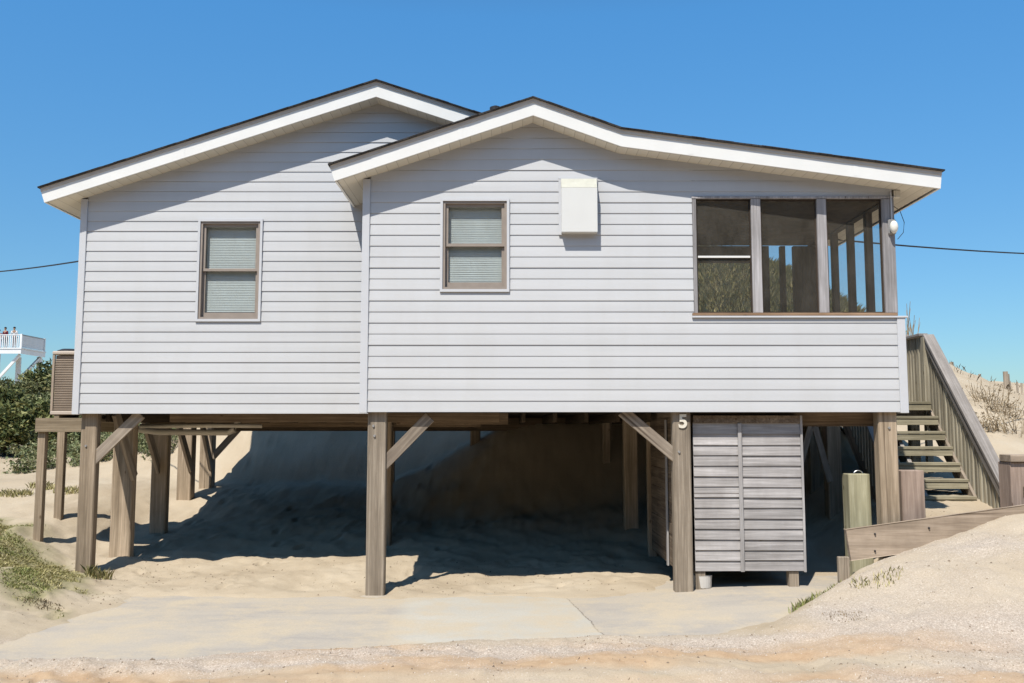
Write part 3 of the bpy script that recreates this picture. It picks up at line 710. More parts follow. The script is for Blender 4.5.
# porch lamp with conduit
lc = W(892, 228, RY-.03)
lm = MB(); lm.box(lc.x-.045, lc.x+.045, RY-.045, RY-.013, lc.z-.075, lc.z+.105, .012)
lmo = lm.build('wall_lamp', M['lamp_grey'], house)
g = MB(); bmesh.ops.create_uvsphere(g.bm, u_segments=16, v_segments=10, radius=1, matrix=Matrix.Translation((lc.x, RY-.085, lc.z))@Matrix.Diagonal((.047, .045, .075, 1)))
g.build('lamp_globe', M['lamp_white'], lmo, smooth=True)
MB().tube([(lc.x, RY-.035, lc.z+.1), (lc.x, RY-.035, 4.62)], .008, 6).build('conduit', M['corner'], lmo)
p0 = W(893, 205, RY); MB().tube([(4.46, RY+.03, p0.z), (4.54, RY+.03, p0.z-.06), (4.585, RY+.03, p0.z-.2), (4.57, RY+.03, p0.z-.32), (4.50, RY+.03, p0.z-.40)], .004, 5).build('lamp_wire', M['cable'], lmo)

# ---- pilings and braces
PIL = MB
def piling(px0, px1, Y, m='pile', dep=None, zt=ZB+.03, zb=None, bev=.012):
    c0, c1 = W(px0, 470, Y), W(px1, 470, Y); w_ = c1.x-c0.x; d = dep or min(w_, .23)
    zb = tz((c0.x+c1.x)/2, Y, False)-.5 if zb is None else zb
    b = MB(); b.box(c0.x, c1.x, Y, Y+d, zb, zt, bev)
    return b.build('piling', M[m], house), c0.x, c1.x
piling(79, 95, LYW+.09, dep=.13)
piling(112, 133, 12.55, dep=.14)
piling(151, 167, 13.95, dep=.14); piling(177, 191, 15.7); piling(199, 211.5, 16.55)
piling(367, 385.5, RY+.06, 'pile_grey', dep=.15); piling(673.5, 691.5, RY+.06, 'pile_grey', dep=.16); piling(880, 899, RY+.06, dep=.16)
piling(377, 391, 13.4); piling(603, 611, 15.6); piling(624.5, 638, 13.7); piling(828, 842, 13.6); piling(560, 568, 16.6); piling(470, 480, 16.6); piling(386, 394, 16.6); piling(700, 710, 16.6)
def brace(p, q, Y, m='brace', w_=.045, h_=.135):
    a, c = W(*p, Y), W(*q, Y); return MB.obar('knee_brace', a, c, w_, h_, M[m], house)
brace((92, 461), (141, 414), LYW+.125)
brace((381, 467), (430, 417), RY+.115)
brace((681, 461), (622, 411), RY+.115)
def brace_y(px, Y, z0, z1, fwd, side=.05):   # brace running towards the front, on a piling's flank
    x = W(px, 470, Y).x
    MB.obar('knee_brace', (x, Y+.05, z0), (x, Y-fwd, z1), .05, .15, M['brace'], house)
brace_y(133, 12.55, 1.22, 2.08, .62); brace_y(158, 13.95, 1.25, 2.05, .62); brace_y(190, 15.7, 1.2, 2.05, .7); brace_y(210, 16.55, 1.2, 2.05, .55)
a = W(212, 458, 16.6); c = W(243, 424, 16.6); MB.obar('knee_brace', a, c, .05, .11, M['brace'], house)
# crossed braces at the right rear, behind the shed
for (p, q) in (((800, 466), (811, 424)), ((830, 482), (814, 424))):
    brace(p, q, 13.55, 'brace', .04, .09)
for (px, py, Y) in ((373.5, 426, RY+.06), (374.5, 436, RY+.06), (679, 452, RY+.06), (86, 446, LYW+.09), (889, 428, RY+.06)):
    c = W(px, py, Y); b = MB(); bmesh.ops.create_cone(b.bm, cap_ends=True, segments=8, radius1=.017, radius2=.013, depth=.018, matrix=Matrix.Translation((c.x, Y-.006, c.z))@Matrix.Rotation(math.pi/2, 4, 'X')); b.build('bolt', M['lamp_grey'], house)
# girders and joists
def girder(x0, x1, y0, y1, z0, z1, m='girder'): return MB().box(x0, x1, y0, y1, z0, z1, .004).build('girder', M[m], house)
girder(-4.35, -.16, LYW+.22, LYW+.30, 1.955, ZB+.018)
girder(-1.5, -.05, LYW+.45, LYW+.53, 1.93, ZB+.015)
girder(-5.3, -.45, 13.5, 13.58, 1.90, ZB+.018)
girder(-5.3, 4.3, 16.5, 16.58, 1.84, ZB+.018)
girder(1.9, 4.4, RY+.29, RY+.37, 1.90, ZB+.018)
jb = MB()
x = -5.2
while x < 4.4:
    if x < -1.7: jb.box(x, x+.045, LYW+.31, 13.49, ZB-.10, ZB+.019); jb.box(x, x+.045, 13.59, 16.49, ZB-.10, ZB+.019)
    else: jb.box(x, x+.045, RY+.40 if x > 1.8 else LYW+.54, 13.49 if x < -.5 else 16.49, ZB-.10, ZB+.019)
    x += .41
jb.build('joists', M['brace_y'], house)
for px, py in ((402, 420), (474, 419)):
    c = W(px, py, LYW+.44); MB().box(c.x-.06, c.x+.05, c.y-.03, c.y+.02, c.z-.03, c.z+.02).build('joist_hanger', M['red'], house)
# drain pipes
a, c = W(158, 432, 13.2), W(228, 432.5, 13.2)
MB().tube([W(135, 429, 13.2), a, c, W(234, 430, 13.2), W(237, 424, 13.2), W(237.5, 416, 13.2)], .045, 10).build('drain_pipe', M['pvc'], house, smooth=True)
MB().tube([W(140, 426, 12.9), W(215, 425.5, 12.9), W(262, 426, 13.0)], .03, 8).build('drain_pipe', M['pvc'], house, smooth=True)
# house number
fc = bpy.data.curves.new('five', 'FONT'); fc.body = '5'; fc.size = .215; fc.extrude = .006; fc.offset = .006; fc.align_x = 'CENTER'
fo = bpy.data.objects.new('five', fc); COL.objects.link(fo)
bpy.context.view_layer.update()
fme = bpy.data.meshes.new_from_object(fo.evaluated_get(bpy.context.evaluated_depsgraph_get())); bpy.data.objects.remove(fo)
nc = W(683, 427.5, RY+.05)
off = wloc(house)
mx = Matrix.Translation(Vector((nc.x, RY+.051, nc.z))-off)@Matrix.Rotation(math.pi/2, 4, 'X')
fme.transform(mx); fme.name = 'house_number'
fme.materials.clear(); link('house_number', fme, M['number'], house)

# ------------------------------------------------------------------ shed under the house
SY = 10.775
sx0, sx1, sy0, sy1, sz0, sz1 = W(694, 500, SY).x, W(801.5, 500, SY).x, SY, 12.75, W(740, 571, SY).z, 2.025
sxs = W(675.5, 500, 10.95).x
shed = thing('storage_shed', 'grey weathered clapboard storage shed standing under the cottage', 'shed', ((sx0+sx1)/2, 11.8, .08))
b = MB(); n = 14; hh = (sz1-.10-sz0)/n; xm = W(740.5, 500, SY).x
bl = MB(); br = MB()
for i in range(n):
    z0 = sz0+i*hh
    for B_, xa, xb in ((bl, sx0, xm), (br, xm, sx1)):
        dzv = random.uniform(-.006, .006); tl = random.uniform(-.004, .004); out = random.uniform(.018, .026)
        pts = []
        z0_ = z0+(dzv if B_ is br else 0); z1_ = z0+hh+.012
        A = [(xa, sy0-out, z0_), (xb, sy0-out, z0_+tl), (xb, sy0-.004, z1_), (xa, sy0-.004, z1_)]
        Bk = [(x, sy0+.012, z) for x, y, z in A]
        B_.poly(A); B_.poly(Bk[::-1])
        for k in range(4): B_.poly([A[k], Bk[k], Bk[(k+1) % 4], A[(k+1) % 4]])
for B_ in (bl, br):
    bmesh.ops.remove_doubles(B_.bm, verts=B_.bm.verts, dist=.00005); B_.build('board_panel', M['shed'], shed)
MB().box(sx0, sx1, sy0-.03, sy0+.02, sz1-.09, sz1, .004).build('top_board', M['shed_dark'], shed)
MB().box(xm-.022, xm+.022, sy0-.042, sy0-.024, sz0-.005, sz1-.092, .003).build('batten', M['shed_trim'], shed)
MB().box(sx1+.001, sx1+.028, sy0-.03, sy0+.06, sz0-.01, sz1, .003).build('corner_trim', M['shed_trim'], shed)
b = MB()
for i in range(15):
    z0 = sz0+i*.125; o_ = random.uniform(.0, .008)
    b.box(sxs-.012-o_, sxs+.012, RY+.30, sy1, z0, z0+.122)
b.build('side_wall', M['shed_dark'], shed)
MB().box(sxs-.06, sxs+.05, sy1, sy1+.10, .12, 2.04, .004).build('corner_post', M['pile'], shed)
MB().box(sxs-.042, sxs-.022, sy0+.55, sy0+.63, sz0-.02, 1.98, .003).build('batten', M['shed_trim'], shed)
b = MB(); b.box(sxs+.013, sx1, sy1-.03, sy1, sz0, sz1); b.box(sx1-.02, sx1, sy0+.061, sy1-.031, sz0, sz1); b.box(sxs+.013, sx1-.021, RY+.31, sy1-.031, sz0, sz0+.03)
b.build('rear_wall', M['shed_dark'], shed)
for x in (sx1-.11, sx0+.06):
    MB().box(x-.055, x+.055, sy0+.0, sy0+.12, .0, sz0-.002, .004).build('foot', M['pile_grey'], shed)
for x in (sx1-.11, sx0+.06):
    MB().box(x-.055, x+.055, sy1-.2, sy1-.05, .0, sz0-.002, .004).build('foot', M['pile_grey'], shed)
bc = W(703, 585, 10.78)
bk = MB().lathe(bc.x, 10.89, [(.112, .045), (.118, .06), (.125, .19), (.128, .195)], 24).build('bucket', M['bucket'], smooth=False)
tag(bk, 'pale cylindrical plastic bucket under the front left corner of the shed', 'bucket')

# ------------------------------------------------------------------ deck staircase at the right
SX0, SX1 = 5.18, 6.46
st = thing('deck_staircase', 'weathered wooden staircase with slatted railing climbing beside the cottage', 'stairs', (5.8, 12.8, .7))
tp = [(931, 402), (938, 416.5), (945.5, 431), (951, 448), (958, 463.5), (966, 479.7), (972, 496), (978, 512.5), (984.5, 529)]
NT = 9; run = .212; rise = .2265; Y0 = 14.26; Z0 = 2.295
for i in range(NT):
    y = Y0-i*run; z = Z0-i*rise
    tb = MB(); tb.box(SX0, SX1, y, y+.265, z-.042, z, .005)
    tb.build('tread', M['stair'], st)
    MB().box(SX0+.01, SX1-.005, y+.012, y+.05, z-.135, z-.044, .003).build('tread_cleat', M['stair'], st)
for x in (SX0-.05, SX1+.004):
    MB.obar('stringer', (x+.022, Y0+.20, Z0-.19), (x+.022, Y0-(NT+.3)*run, Z0-(NT+.3)*rise-.19), .045, .22, M['brace'], st)
MB().bar(((SX0+SX1)/2, Y0+.26, Z0-.2), ((SX0+SX1)/2, Y0-(NT)*run, Z0-NT*rise-.2), .05, .2, .003).build('stringer', M['rail'], st)
RXC = 6.555
rb, rt = Vector((RXC, 12.29, 1.00)), Vector((RXC, 14.50, 3.345))
dirv = (rt-rb).normalized()
def rail(p, q, parent, w_=.14, h_=.04, m='rail'): return MB.obar('handrail', p, q, w_, h_, M['rail_x'], parent)
rail(rb-dirv*.02, rt, st, .17, .045)
MB.obar('handrail', rb+Vector((-.055, .05, -.065)), rt+Vector((-.055, 0, -.075)), .04, .10, M['rail_x'], st)
k = 0; y = 12.42
while y < 14.44:
    f = (y-rb.y)/(rt.y-rb.y); z = rb.z+f*(rt.z-rb.z)
    MB().box(RXC-.048, RXC-.014, y, y+.054, z-1.12, z-.03, .003).build('baluster', M['stair_z'], st); y += .107
MB().box(RXC-.045, RXC+.045, 12.32, 12.41, .3, .98, .004).build('newel_post', M['stair_z'], st)
MB().box(RXC-.10, RXC-.012, 14.46, 14.55, 1.0, 3.31, .004).build('newel_post', M['stair_z'], st)
# left railing
LXC = SX0-.09
rail(Vector((LXC, 12.29, 1.0)), Vector((LXC, 14.5, 3.345)), st)
y = 12.42
while y < 14.44:
    f = (y-rb.y)/(rt.y-rb.y); z = rb.z+f*(rt.z-rb.z)
    MB().box(LXC-.02, LXC+.015, y, y+.062, z-.86, z-.03, .003).build('baluster', M['stair_z'], st); y += .107
# landing behind the porch
LZ = 2.30; y0, y1 = 14.53, 16.45
db = MB(); y = y0
while y < y1: db.box(2.12, 6.55, y, y+.135, LZ-.04, LZ, .004); y += .142
db.build('deck_boards', M['stair'], st)
MB().box(2.12, 6.52, y0, y0+.045, LZ-.24, LZ-.042).build('rim_joist', M['rail'], st)
MB().box(6.475, 6.52, y0+.046, y1, LZ-.24, LZ-.042).build('rim_joist', M['rail'], st)
for x, y in ((4.75, 14.62), (6.35, 14.62), (6.35, 16.2), (4.75, 16.2)):
    MB().box(x-.07, x+.07, y, y+.14, tz(x, y, False)-.4, LZ-.245, .006).build('deck_post', M['stair_z'], st)
# guard of the landing: seen just left of the top newel
gy = 15.15
rail(Vector((4.56, gy, 3.395)), Vector((6.50, gy, 3.395)), st, .14, .04, 'rail')
MB().box(4.56, 6.46, gy+.0, gy+.04, 3.22, 3.34, .003).build('handrail', M['stair'], st)
x = 4.60
while x < 6.45:
    MB().box(x, x+.062, gy-.03, gy-.001, LZ-.12, 3.34, .003).build('baluster', M['stair_z'], st); x += .107
rail(Vector((RXC-.05, 14.55, 3.36)), Vector((RXC-.05, 16.4, 3.36)), st, .14, .04, 'rail')
y = 14.6
while y < 16.3:
    MB().box(RXC-.07, RXC-.04, y, y+.062, LZ-.12, 3.33, .003).build('baluster', M['stair_z'], st); y += .107

# ------------------------------------------------------------------ equipment platform and air conditioner at the left
pf = thing('equipment_platform', 'small wooden platform on thin posts joined to the left side of the cottage', 'platform', (-6.0, 12.7, .5))
PY = 12.35
a, c = W(35.5, 418, PY), W(78, 432, PY)
MB().box(a.x, -5.49, PY, PY+.045, c.z, a.z, .004).build('beam', M['beam'], pf)
MB().box(a.x-.14, -5.49, PY+1.1, PY+1.145, c.z, a.z, .004).build('beam', M['beam'], pf)
b = MB(); y = PY+.05
while y < PY+1.09: b.box(a.x, -5.49, y, y+.13, a.z-.05, a.z-.012); y += .14
b.build('deck_boards', M['beam'], pf)
for x0, x1, Y in ((36, 43.5, PY+.05), (55.5, 63, PY+1.0)):
    q0, q1 = W(x0, 470, Y), W(x1, 470, Y); MB().box(q0.x, q1.x, Y, Y+.09, tz(q0.x, Y, False)-.3, a.z-.055 if Y < 12.6 else a.z-.052, .005).build('leg', M['pile'], pf)
MB().box(-5.62, -5.53, PY+1.0, PY+1.09, .2, a.z-.055, .005).build('leg', M['pile'], pf)
acx0 = W(51.5, 380, PY+.12).x; az0 = a.z+.045; az1 = W(50, 351, PY+.12).z
ac = thing('air_conditioner', 'boxy beige air conditioner with finned sides standing on the small wooden platform', 'air conditioner', ((acx0-5.2)/2, PY+.5, a.z))
b = MB(); x1 = -5.50
nf = 30
for i in range(nf):
    z = az0+.06+(az1-.10-az0-.06)*i/nf
    b.box(acx0+.03, x1-.03, PY+.135, PY+.15, z, z+.012); b.box(acx0+.010, acx0+.03, PY+.16, PY+.75, z, z+.012)
b.build('coil_fins', M['fin'], ac)
MB().box(acx0+.035, x1-.03, PY+.152, PY+.75, az0+.05, az1-.06).build('coil', plain('coil_copper', (.30, .22, .16), .6, .15, 4), ac)
b = MB(); b.box(acx0-.005, x1+.0, PY+.11, PY+.8, az1-.05, az1, .012); b.build('top_cover', M['ac'], ac)
MB().box(acx0, x1, PY+.115, PY+.79, az0, az0+.05, .008).build('base_pan', M['ac'], ac)
b = MB()
for x in (acx0, x1-.03): b.box(x, x+.03, PY+.12, PY+.15, az0+.051, az1-.051)
b.build('corner_strip', M['fin'], ac)
gc = (-5.80+.0, PY+.42); b = MB().lathe(W(70, 348, PY+.42).x, PY+.42, [(.17, az1+.001), (.16, az1+.025), (.10, az1+.05), (.03, az1+.055)], 20); b.build('fan_guard', M['dark'], ac)
b = MB(); b.box(acx0+.05, acx0+.12, PY+.13, PY+.7, a.z-.010, az0-.001); b.box(x1-.14, x1-.06, PY+.13, PY+.7, a.z-.010, az0-.001); b.build('foot', M['beam'], ac)

# ------------------------------------------------------------------ timbers at the right
def timber(name, label, cat, px0, px1, ytop, Y, m, zb, dep=None, lean=0):
    c0, c1 = W(px0, ytop, Y), W(px1, ytop, Y); d = dep or (c1.x-c0.x)*.9
    t = thing(name, label, cat, ((c0.x+c1.x)/2, Y+d/2, max(zb, 0)))
    b = MB(); b.box(c0.x, c1.x, Y, Y+d, zb, c0.z, .007)
    for v in b.bm.verts: v.co.x += lean*(v.co.z-zb)
    b.build('timber', M[m], t); return t, c0, c1
t1, c0, c1 = timber('guard_post', 'short greenish square post with a wire loop on top', 'post', 850, 871.5, 474, 10.85, 'pile_green', -.3, lean=-.012)
lp = [Vector(((c0.x+c1.x)/2+.055*math.cos(q), 10.93, c0.z-.008+.045*math.sin(q))) for q in [math.pi*i/10 for i in range(11)]]
MB().tube(lp, .006, 6).build('wire_loop', M['steel'], t1)
timber('guard_post', 'short pinkish square post between the corner piling and the stair treads', 'post', 901, 924, 470.5, 10.75, 'pile_pink', 0)
t3, c0, c1 = timber('guard_post', 'square post with a brown cap rail at the right edge beyond the stairs', 'post', 1010, 1036, 462, 10.9, 'pile_pink', .3)
MB().box(c0.x-.01, c1.x+.6, 10.86, 11.12, c0.z+.001, c0.z+.085, .006).build('cap_rail', M['plank'], t3)
MB().box(c1.x-.17, c1.x+.6, 10.875, 10.899, c0.z-.40, c0.z-.28, .004).build('side_rail', M['shed_dark'], t3)
# retaining plank: ends sampled at the photo's two ends
pl = thing('retaining_plank', 'long reddish wooden plank on edge holding back the sand heap', 'plank', (4.9, 10.5, .5))
YP = 10.47
q0, q1, r0 = W(848, 529.5, YP), W(1030, 504.5, YP), W(848, 561, YP)
b = MB(); ln = Vector((q1.x-q0.x, 0, q1.z-q0.z)); hz = q0.z-r0.z
b.bar(q0+Vector((0, .03, -hz/2)), q0+ln*1.4+Vector((0, .03, -hz/2)), .05, hz, .006)
b.build('board', M['plank'], pl)
b = MB()
for px, py in ((875, 534), (929, 528), (875, 551)):
    c = W(px, py, YP); bmesh.ops.create_cone(b.bm, cap_ends=True, segments=8, radius1=.012, radius2=.009, depth=.02, matrix=Matrix.Translation((c.x, YP-.002, c.z))@Matrix.Rotation(math.pi/2, 4, 'X'))
b.build('bolt_heads', M['dark'], pl)
q = W(838.5, 557, 10.33); q2 = W(849.5, 557, 10.33)
sk = thing('stake', 'short pale wooden stake at the edge of the driveway below the plank', 'stake', (q.x+.06, 10.36, .05))
MB().box(q.x, q2.x, 10.33, 10.39, -.2, q.z, .006).build('timber', M['pile_grey'], sk)
q = W(972, 480, 13.2)
rl = thing('buried_timber', 'half buried horizontal timber in the sand right of the stair foot', 'timber', (7.4, 13.1, .9))
a = W(990, 484, 13.2); c = W(1024, 490, 13.2)
MB().bar(a, a+Vector((1.6, .2, -.02)), .1, .16, .01).build('timber', M['plank'], rl)

# ------------------------------------------------------------------ vegetation
def leaves_mesh(name, pts, size, up=.3, elong=1.6, seed=0):
    r = np.random.default_rng(seed); n = len(pts); P = np.asarray(pts, np.float32)
    d = r.normal(size=(n, 3)); d[:, 2] = d[:, 2]*.6+up; d /= np.linalg.norm(d, axis=1, keepdims=True)
    e = np.cross(d, r.normal(size=(n, 3))); e /= np.linalg.norm(e, axis=1, keepdims=True)
    s = size*r.uniform(.6, 1.4, (n, 1))
    v = np.stack([P-e*s*.5, P+d*s*elong*.5-e*s*.05, P+d*s*elong, P+e*s*.5+d*s*elong*.3], 1).reshape(-1, 3)
    me = bpy.data.meshes.new(name); me.vertices.add(4*n); me.vertices.foreach_set('co', v.astype(np.float32).ravel())
    me.loops.add(4*n); me.loops.foreach_set('vertex_index', np.arange(4*n, dtype=np.int32))
    me.polygons.add(n); me.polygons.foreach_set('loop_start', np.arange(0, 4*n, 4, dtype=np.int32)); me.update(calc_edges=True)
    return me
def shrub(x, y, w_, h_, m, label, n=2600, leaf=.05, group=None, seed=1, stems=9, name='shrub', dens=1):
    r = np.random.default_rng(seed); z = tz(x, y)
    t = thing(name, label, 'shrub', (x, y, z), group)
    k = max(7, int(14*w_)); cl = []
    for i in range(k):
        a = r.uniform(0, 2*math.pi); q = r.uniform(0, 1)**.6
        cl.append((q*w_*.5*math.cos(a), q*w_*.42*math.sin(a), h_*(.13+.74*r.random()*(1.05-.55*q*q)), r.uniform(.12, .26)*min(w_, h_*1.2)))
    pts = []
    for i in range(n):
        c = cl[r.integers(k)]; d = r.normal(size=3); d /= np.linalg.norm(d); q = r.uniform(.35, 1.15)*c[3]
        p = [c[0]+d[0]*q, c[1]+d[1]*q, max(.02, c[2]+d[2]*q*.8)]; pts.append(p)
    link('foliage', leaves_mesh('foliage', pts, leaf, seed=seed), m, t)
    b = MB()
    for i in range(stems):
        c = cl[i % k]; s0 = Vector((x+c[0]*.2, y+c[1]*.2, z-.05)); s1 = Vector((x+c[0]*.7, y+c[1]*.7, z+c[2]*.6)); s2 = Vector((x+c[0], y+c[1], z+c[2]*1.0))
        b.tube([s0, s1, s2], .022, 5, .005)
    b.build('stems', M['bark'], t)
    return t
GB = 'shrubs growing behind the air conditioner platform'
shrub(-11.5, 21.2, 2.4, 1.75, M['leaf_dark'], 'dark green rounded shrub at the left edge of the photo behind the sand', 9000, .08, GB, 1)
shrub(-10.75, 20.9, 1.9, 1.2, M['leaf_dark'], 'low dark green shrub left of the platform legs', 7500, .07, GB, 2)
shrub(-14.6, 27.5, 2.6, 2.0, M['leaf_olive'], 'tall olive shrub below the far white viewing deck', 8000, .085, GB, 3)
shrub(-15.2, 30.5, 1.9, 2.75, M['leaf_dark'], 'tallest dark green shrub, just right of the far white deck', 8000, .09, GB, 4)
shrub(-16.2, 29.0, 2.6, 1.8, M['leaf_olive'], 'large olive shrub at the far left below the white deck stilts', 8500, .085, GB, 5)
shrub(-11.6, 20.3, .9, .8, M['leaf_rust'], 'rusty brown shrub among the green bushes at the left', 1600, .055, GB, 6)
shrub(-10.05, 20.9, 1.6, 1.05, M['leaf_grey'], 'grey green bush right behind the thin platform legs', 5500, .06, GB, 7)
shrub(-12.9, 26.5, 2.2, 1.7, M['leaf_grey'], 'grey green shrub directly behind the air conditioner', 6500, .075, GB, 8)
shrub(-10.9, 23.6, 1.5, 1.0, M['leaf_dark'], 'small dark bush seen between the leg and the first piling', 3600, .06, GB, 9)
# dead branch in the bushes
z = tz(-11.4, 22.8); br_ = MB()
br_.tube([(-11.75, 22.3, z+.35), (-11.45, 22.25, z+.75), (-11.2, 22.3, z+.95)], .03, 7, .012); br_.tube([(-11.5, 22.25, z+.68), (-11.15, 22.2, z+.72)], .02, 6, .008)
br_.tube([(-11.75, 22.3, z+.35), (-12.0, 22.5, z-.05)], .04, 7)
o = br_.build('dead_branch', plain('bleached_wood', (.42, .35, .30), .9, .1, 8), smooth=True); tag(o, 'bleached dead branch poking out of the bushes beside the air conditioner', 'branch')
rr_ = np.random.default_rng(21); nq = 15000
qx = rr_.uniform(-9.6, -6.6, nq*3); qy = rr_.uniform(17.6, 21.5, nq*3); kq = fbm(qx*.9, qy*.9+4, 4)+.12-.10*np.abs(qy-19.4) > .02
qx, qy = qx[kq][:nq], qy[kq][:nq]; qz = terrain(qx, qy)+.50*rr_.random(len(qx))**1.4*(.4+.9*np.clip(fbm(qx*1.7, qy*1.7, 3)+.5, 0, 1))
o = link('ground_cover', leaves_mesh('ground_cover', np.stack([qx, qy, qz], 1), .05, seed=21), M['leaf_grey']); tag(o, 'low green ground cover on the sand seen between the left pilings', 'ground cover', kind='stuff')
shrub(5.95, 16.2, .75, 1.15, M['leaf_dark'], 'dark shaded bush behind the guard post under the cottage', 1500, .05, None, 30)
shrub(5.4, 16.9, .8, .9, M['leaf_olive'], 'small olive bush seen in the gap right of the shed', 700, .04, None, 31)

def blades(name, spots, h_, wdt, seed, lean=.5):      # triangular blades rooted on the terrain
    r = np.random.default_rng(seed); P = np.asarray(spots, float); n = len(P)
    z = terrain(P[:, 0], P[:, 1])-.01
    a = r.uniform(0, 2*math.pi, n); H = h_*r.uniform(.35, 1.25, n); l = lean*H*r.uniform(.1, 1, n)
    ex, ey = np.cos(a+math.pi/2), np.sin(a+math.pi/2)
    b0 = np.stack([P[:, 0]-ex*wdt/2, P[:, 1]-ey*wdt/2, z], 1); b1 = np.stack([P[:, 0]+ex*wdt/2, P[:, 1]+ey*wdt/2, z], 1)
    m_ = np.stack([P[:, 0]+np.cos(a)*l*.4, P[:, 1]+np.sin(a)*l*.4, z+H*.65], 1); tp_ = np.stack([P[:, 0]+np.cos(a)*l, P[:, 1]+np.sin(a)*l, z+H], 1)
    off = np.stack([ex*wdt*.35, ey*wdt*.35, 0*ex], 1)
    v = np.stack([b0, b1, m_+off, tp_, m_-off], 1).reshape(-1, 3)
    me = bpy.data.meshes.new(name); me.vertices.add(5*n); me.vertices.foreach_set('co', v.astype(np.float32).ravel())
    me.loops.add(5*n); me.loops.foreach_set('vertex_index', np.arange(5*n, dtype=np.int32))
    me.polygons.add(n); me.polygons.foreach_set('loop_start', np.arange(0, 5*n, 5, dtype=np.int32)); me.update(calc_edges=True)
    return me
def local(me, x, y, z):
    me.transform(Matrix.Translation((-x, -y, -z)))
# grass patch at the left
r = np.random.default_rng(3); cx = r.uniform(-8.6, -4.3, 160000); cy = r.uniform(9.0, 13.6, 160000)
s = poly_sdf(GRASS, cx, cy)+.55*fbm(cx*1.7, cy*1.7, 4)+.25*fbm(cx*5, cy*5, 2)
keep = s < -.05-.25*r.random(160000); sp = np.stack([cx[keep], cy[keep]], 1)[:60000]
sel = (fbm(sp[:, 0]*1.3+8, sp[:, 1]*1.3, 3) > .08)
o = link('grass', blades('grass', sp[sel], .030, .008, 4, 1.6), M['grass_green']); tag(o, 'short green turf growing around the left front piling', 'grass', kind='stuff')
o = link('dry_grass', blades('dry_grass', sp[~sel], .028, .008, 5, 1.8), M['grass']); tag(o, 'short yellowed grass mixed into the turf at the left', 'grass', kind='stuff')
# strip of grass along the driveway's right edge
f = r.uniform(0, 1, 420); ex = 2.75+(3.78-2.75)*f+r.normal(0, .035, 420); ey = 9.27+(10.62-9.27)*f+r.normal(0, .035, 420)
o = link('edge_grass', blades('edge_grass', np.stack([ex, ey], 1), .085, .008, 6, .6), M['grass_green']); tag(o, 'thin strip of grass along the right edge of the driveway', 'grass', kind='stuff')
# tufts and weeds (each a thing)
def tuft(x, y, rad, n, h_, m, label, cat='weed', name='weed', wdt=.008, group=None, lean=.9, seed=0):
    rr = np.random.default_rng(seed); q = rad*np.sqrt(rr.random(n)); a = rr.uniform(0, 2*math.pi, n)
    me = blades(name, np.stack([x+q*np.cos(a), y+q*np.sin(a)*.8], 1), h_, wdt, seed+1, lean)
    z = tz(x, y); local(me, x, y, z); o = link(name, me, m); o.location = (x, y, z); return tag(o, label, cat, group)
tuft(3.62, 9.35, .26, 170, .055, M['grass'], 'sparse yellow weed on the gravel heap below the plank')
tuft(3.02, 8.6, .2, 260, .022, M['dry'], 'flat dried weed lying at the foot of the gravel heap', seed=5)
tuft(-5.02, 11.45, .16, 160, .13, M['grass'], 'dry grass tuft at the foot of the left front piling', seed=9)
tuft(-4.75, 9.6, .2, 260, .04, M['dry'], 'sparse dried stems at the edge of the left sand hump', seed=12)
GT = 'sparse weeds on the sand at the left'
for i, (px, py, lab) in enumerate(((45, 486, 'sparse weed on the sand left of the front platform leg'), (70, 494, 'sparse weed on the sand between the platform leg and the first piling'), (15, 497, 'sparse weed on open sand at the left edge of the photo'))):
    v = W(px, py, 15.5-i*.4); tuft(v.x, v.y, .26, 320, .075, M['grass'], lab, group=GT, seed=40+i, wdt=.012)
# dune plants
def twig_bush(x, y, w_, h_, n, label, seed, m='dry', group=None, name='dry_shrub'):
    rr = np.random.default_rng(seed); z = tz(x, y); pts = []
    t = thing(name, label, 'shrub', (x, y, z), group); b = MB()
    for i in range(n):
        a = rr.uniform(0, 2*math.pi); q = rr.random()**.5
        p0 = Vector((x+.5*q*w_*.6*math.cos(a), y+.4*q*w_*math.sin(a)*.6, 0)); p0.z = tz(p0.x, p0.y)-.03
        p1 = p0+Vector((math.cos(a)*w_*.22*rr.random(), math.sin(a)*w_*.18*rr.random(), h_*rr.uniform(.4, 1)))
        mid = (p0+p1)/2+Vector(rr.normal(0, .03, 3))
        b.tube([p0, mid, p1], .012, 3, .004)
    b.build('stems', M[m], t)
    pl_ = [[rr.normal(0, w_*.24), rr.normal(0, w_*.2), h_*(.15+.7*rr.random())] for i in range(n*5)]
    link('foliage', leaves_mesh('foliage', pl_, .035, seed=seed), M[m], t)
    return t
GD = 'dry brown shrubs on the dune right of the stairs'
for i, (px, py, Y, w_, h_, lab) in enumerate(((990, 404, 22, 1.2, .55, 'dry brown shrub highest on the dune right of the stairs'), (1016, 436, 19, 1.1, .6, 'dry brown shrub at the right edge of the dune'), (981, 432, 19, .8, .4, 'dry brown shrub lowest on the dune beside the handrail'), (1004, 418, 20.5, .8, .4, 'sparse brown shrub between the other shrubs on the dune'))):
    for q_ in range(130, 420):                # walk along the sight line until it meets the dune
        v = W(px, py, q_*.1)
        if tz(v.x, q_*.1, False) >= v.z: break
    Y = q_*.1
    twig_bush(v.x, Y, w_*1.1, h_*.85, 40, lab, 60+i, group=GD)
